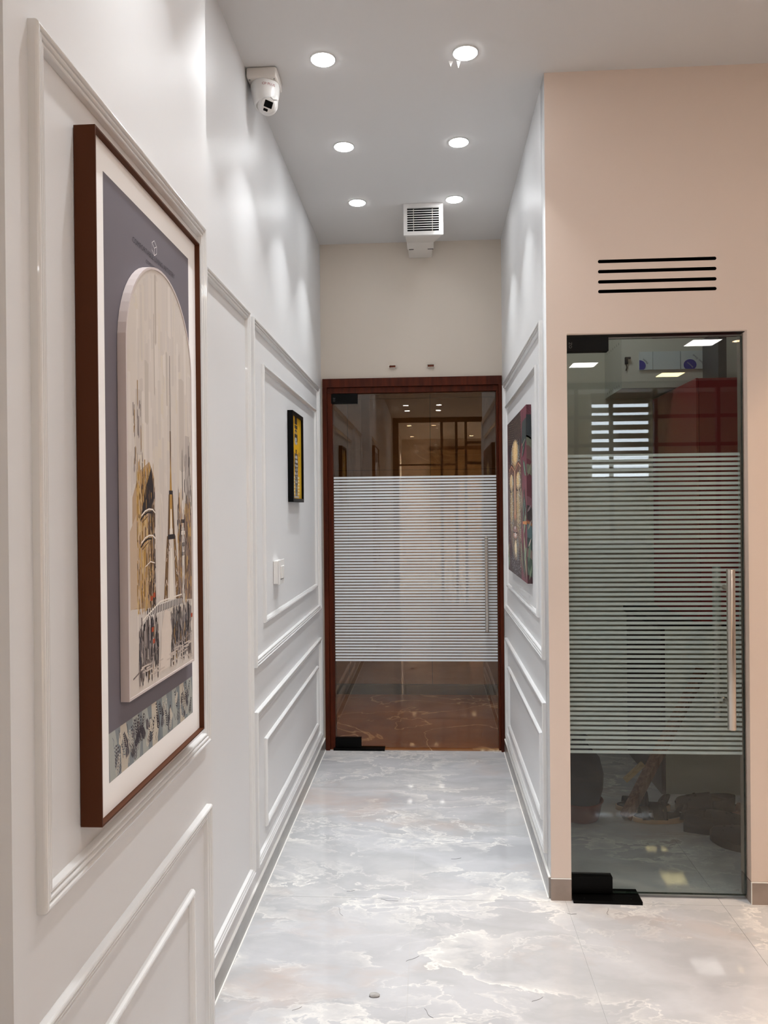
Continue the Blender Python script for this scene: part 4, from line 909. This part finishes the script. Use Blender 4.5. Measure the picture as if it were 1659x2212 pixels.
def clog(label, loc, rz, mat, gp):
    t = thing('clog', label, 'clog', loc, rz, gp)
    P = outline_sole(.275, .108)
    slab('sole', P, lambda x: .001 + (.012 * max(0, (x - .08) / .06)), lambda x: .03 + .014 * max(0, -x / .13) + (.012 * max(0, (x - .08) / .06)), M['rubber2'] if mat is M['rubber'] else M['rubber'], t)
    V, Fc = [], []; nx, na = 14, 14          # toe box
    for i in range(nx + 1):
        x = -.02 + .157 * i / nx; s_ = max(0.0, 1 - ((x + .02) / .158) ** 2.6) ** 0.5
        hw = .052 * (0.35 + .65 * s_) if i < nx else .012; hh = .062 * s_ ** .9 * (1 - .25 * i / nx) + .006
        for k in range(na + 1):
            a = math.pi * k / na; V.append((x, hw * math.cos(a), .028 + .012 * max(0, (x - .08) / .06) + hh * math.sin(a) ** .8))
    for i in range(nx):
        for k in range(na): Fc.append((i * (na + 1) + k, i * (na + 1) + k + 1, (i + 1) * (na + 1) + k + 1, (i + 1) * (na + 1) + k))
    up = mesh('upper', V, Fc, mat, t, True, True); so = up.modifiers.new('thick', 'SOLIDIFY'); so.thickness = .004
    V, Fc = [], []; nn = 20                  # heel cup
    for k in range(nn + 1):
        a = math.pi / 2 + math.pi * k / nn; x, y = -.02 + .112 * math.cos(a), .051 * math.sin(a); top = .072 + .016 * abs(math.cos(a))
        V += [(x, y, .03), (x * 1.02, y * 1.04, top)]
    for k in range(nn): Fc.append((2 * k, 2 * k + 2, 2 * k + 3, 2 * k + 1))
    hc = mesh('heel_cup', V, Fc, mat, t, True, True); so = hc.modifiers.new('thick', 'SOLIDIFY'); so.thickness = .005
    for k in range(5):
        yy = (-.024, .0, .024, -.012, .012)[k]; xx = .075 if k < 3 else .045; zz = .028 + (.058 - abs(yy) * .42) - (xx - .045) * .32
        lathe('vent_hole', (xx, yy, zz - .008), (.35, yy * 5, 1), [(0, .006), (.0145, .006)], M['dark'], t, 10, local=True)
    strap('heel_strap', (-.03, -.055, .06), (-.03, .055, .06), .0, .022, .004, mat, t, skew=-.075)
    return t
c1 = clog('charcoal foam clog with toe holes lying behind the sandals', (1.285, 3.70, 0), math.radians(176), M['rubber2'], 'foam clogs in the pantry')
c2 = clog('charcoal foam clog, heel toward the glass, beside the sandal', (1.25, 3.492, 0), math.radians(4), M['rubber2'], 'foam clogs in the pantry')
c3 = clog('black foam clog at the right edge of the glass, toe toward left', (1.315, 3.32, 0), math.radians(154), M['rubber'], 'foam clogs in the pantry')
sl = thing('slipper', 'brown leather slipper with a white tag behind the black clog', 'slipper', (1.485, 3.60, 0), math.radians(176))
P = outline_sole(.25, .09); slab('sole', P, lambda x: .001, lambda x: .03, M['rubber'], sl); slab('insole', [(x * .93, y * .9) for x, y in P], lambda x: .0302, lambda x: .036, M['insole'], sl)
strap('upper_band', (.04, -.045, .03), (.04, .045, .03), .05, .09, .004, M['insole'], sl); slab('tag', [(-.02, -.015), (.01, -.012), (.008, .012), (-.022, .01)], lambda x: .0362, lambda x: .0372, M['plastic'], sl)
# weathered wooden trestle
def beam(name, a, b_, w_, d_, mat, parent):
    a, b_ = Vector(a), Vector(b_); x, y, d = frame_axes(b_ - a); V = [p + x * (sx * w_ / 2) + y * (sy * d_ / 2) for p in (a, b_) for sx, sy in ((-1, -1), (1, -1), (1, 1), (-1, 1))]
    return mesh(name, V, [(0, 1, 2, 3), (4, 5, 6, 7), (0, 1, 5, 4), (1, 2, 6, 5), (2, 3, 7, 6), (3, 0, 4, 7)], mat, parent)
tr = thing('wooden_post', 'weathered brown wooden post leaning on the pantry counter, left of the sandals', 'wood post', (0.885, 3.60, 0))
beam('post_shaft', (.887, 3.60, .012), (1.345, 3.912, .632), .05, .03, M['oldwood'], tr)
beam('nailed_offcut', (.985, 3.655, .245), (.90, 3.655, .165), .03, .018, M['palewood'], tr)
tb = thing('red_tub', 'low red plastic tub under a black sack at the left of the pantry', 'tub', (.68, 3.62, 0))
lathe('tub_wall', (.68, 3.62, .0), (0, 0, 1), [(.004, .085), (.01, .09), (.085, .105), (.09, .111), (.094, .108), (.09, .101), (.02, .08)], M['tub'], tb, 32)
sk = thing('black_sack', 'black cloth sack slumped in the red tub', 'sack', (.68, 3.62, .02))
lathe('sack_body', (.68, 3.62, .025), (0, 0, 1), [(0, .06), (.03, .085), (.08, .097), (.12, .108), (.19, .112), (.26, .095), (.31, .05), (.34, .03), (.36, .042)], M['bag'], sk, 28)

# ------------------------------------------------------------------ bits on the floor
HR = random.Random(8)
for k, (x, y, ln) in enumerate(((-.074, 2.459, .05), (-.169, 2.825, .07), (-.319, 2.888, .03), (-.021, 2.194, .05), (.09, 3.174, .04), (-.404, 2.196, .03), (.488, 2.757, .035), (.299, 2.271, .04), (-.34, 2.736, .06), (.62, 2.78, .05))):
    a = HR.uniform(0, 3.1); pts = [(x + ln * (q / 6 - .5) * math.cos(a) - .004 * math.sin(q * .9), y + ln * (q / 6 - .5) * math.sin(a) + .002 * math.cos(q * 1.0), .0007) for q in range(7)]
    tag(tube('hair_strand', pts, .0004, M['hair'], None, 5), 'thin dark hair strand lying on the pale marble floor', 'hair', 'hair strands on the floor')
bm = bmesh.new(); bmesh.ops.create_icosphere(bm, subdivisions=2, radius=.011)
for v in bm.verts: v.co = Vector((v.co.x * 1.5 - .181, v.co.y * .9 + 2.266, max(.0003, v.co.z * .55 + .004))) + Vector((HR.uniform(-.001, .001), HR.uniform(-.001, .001), 0))
tag(frombm('plaster_crumb', bm, M['crumb']), 'small grey plaster crumb on the floor near the left wall', 'crumb')
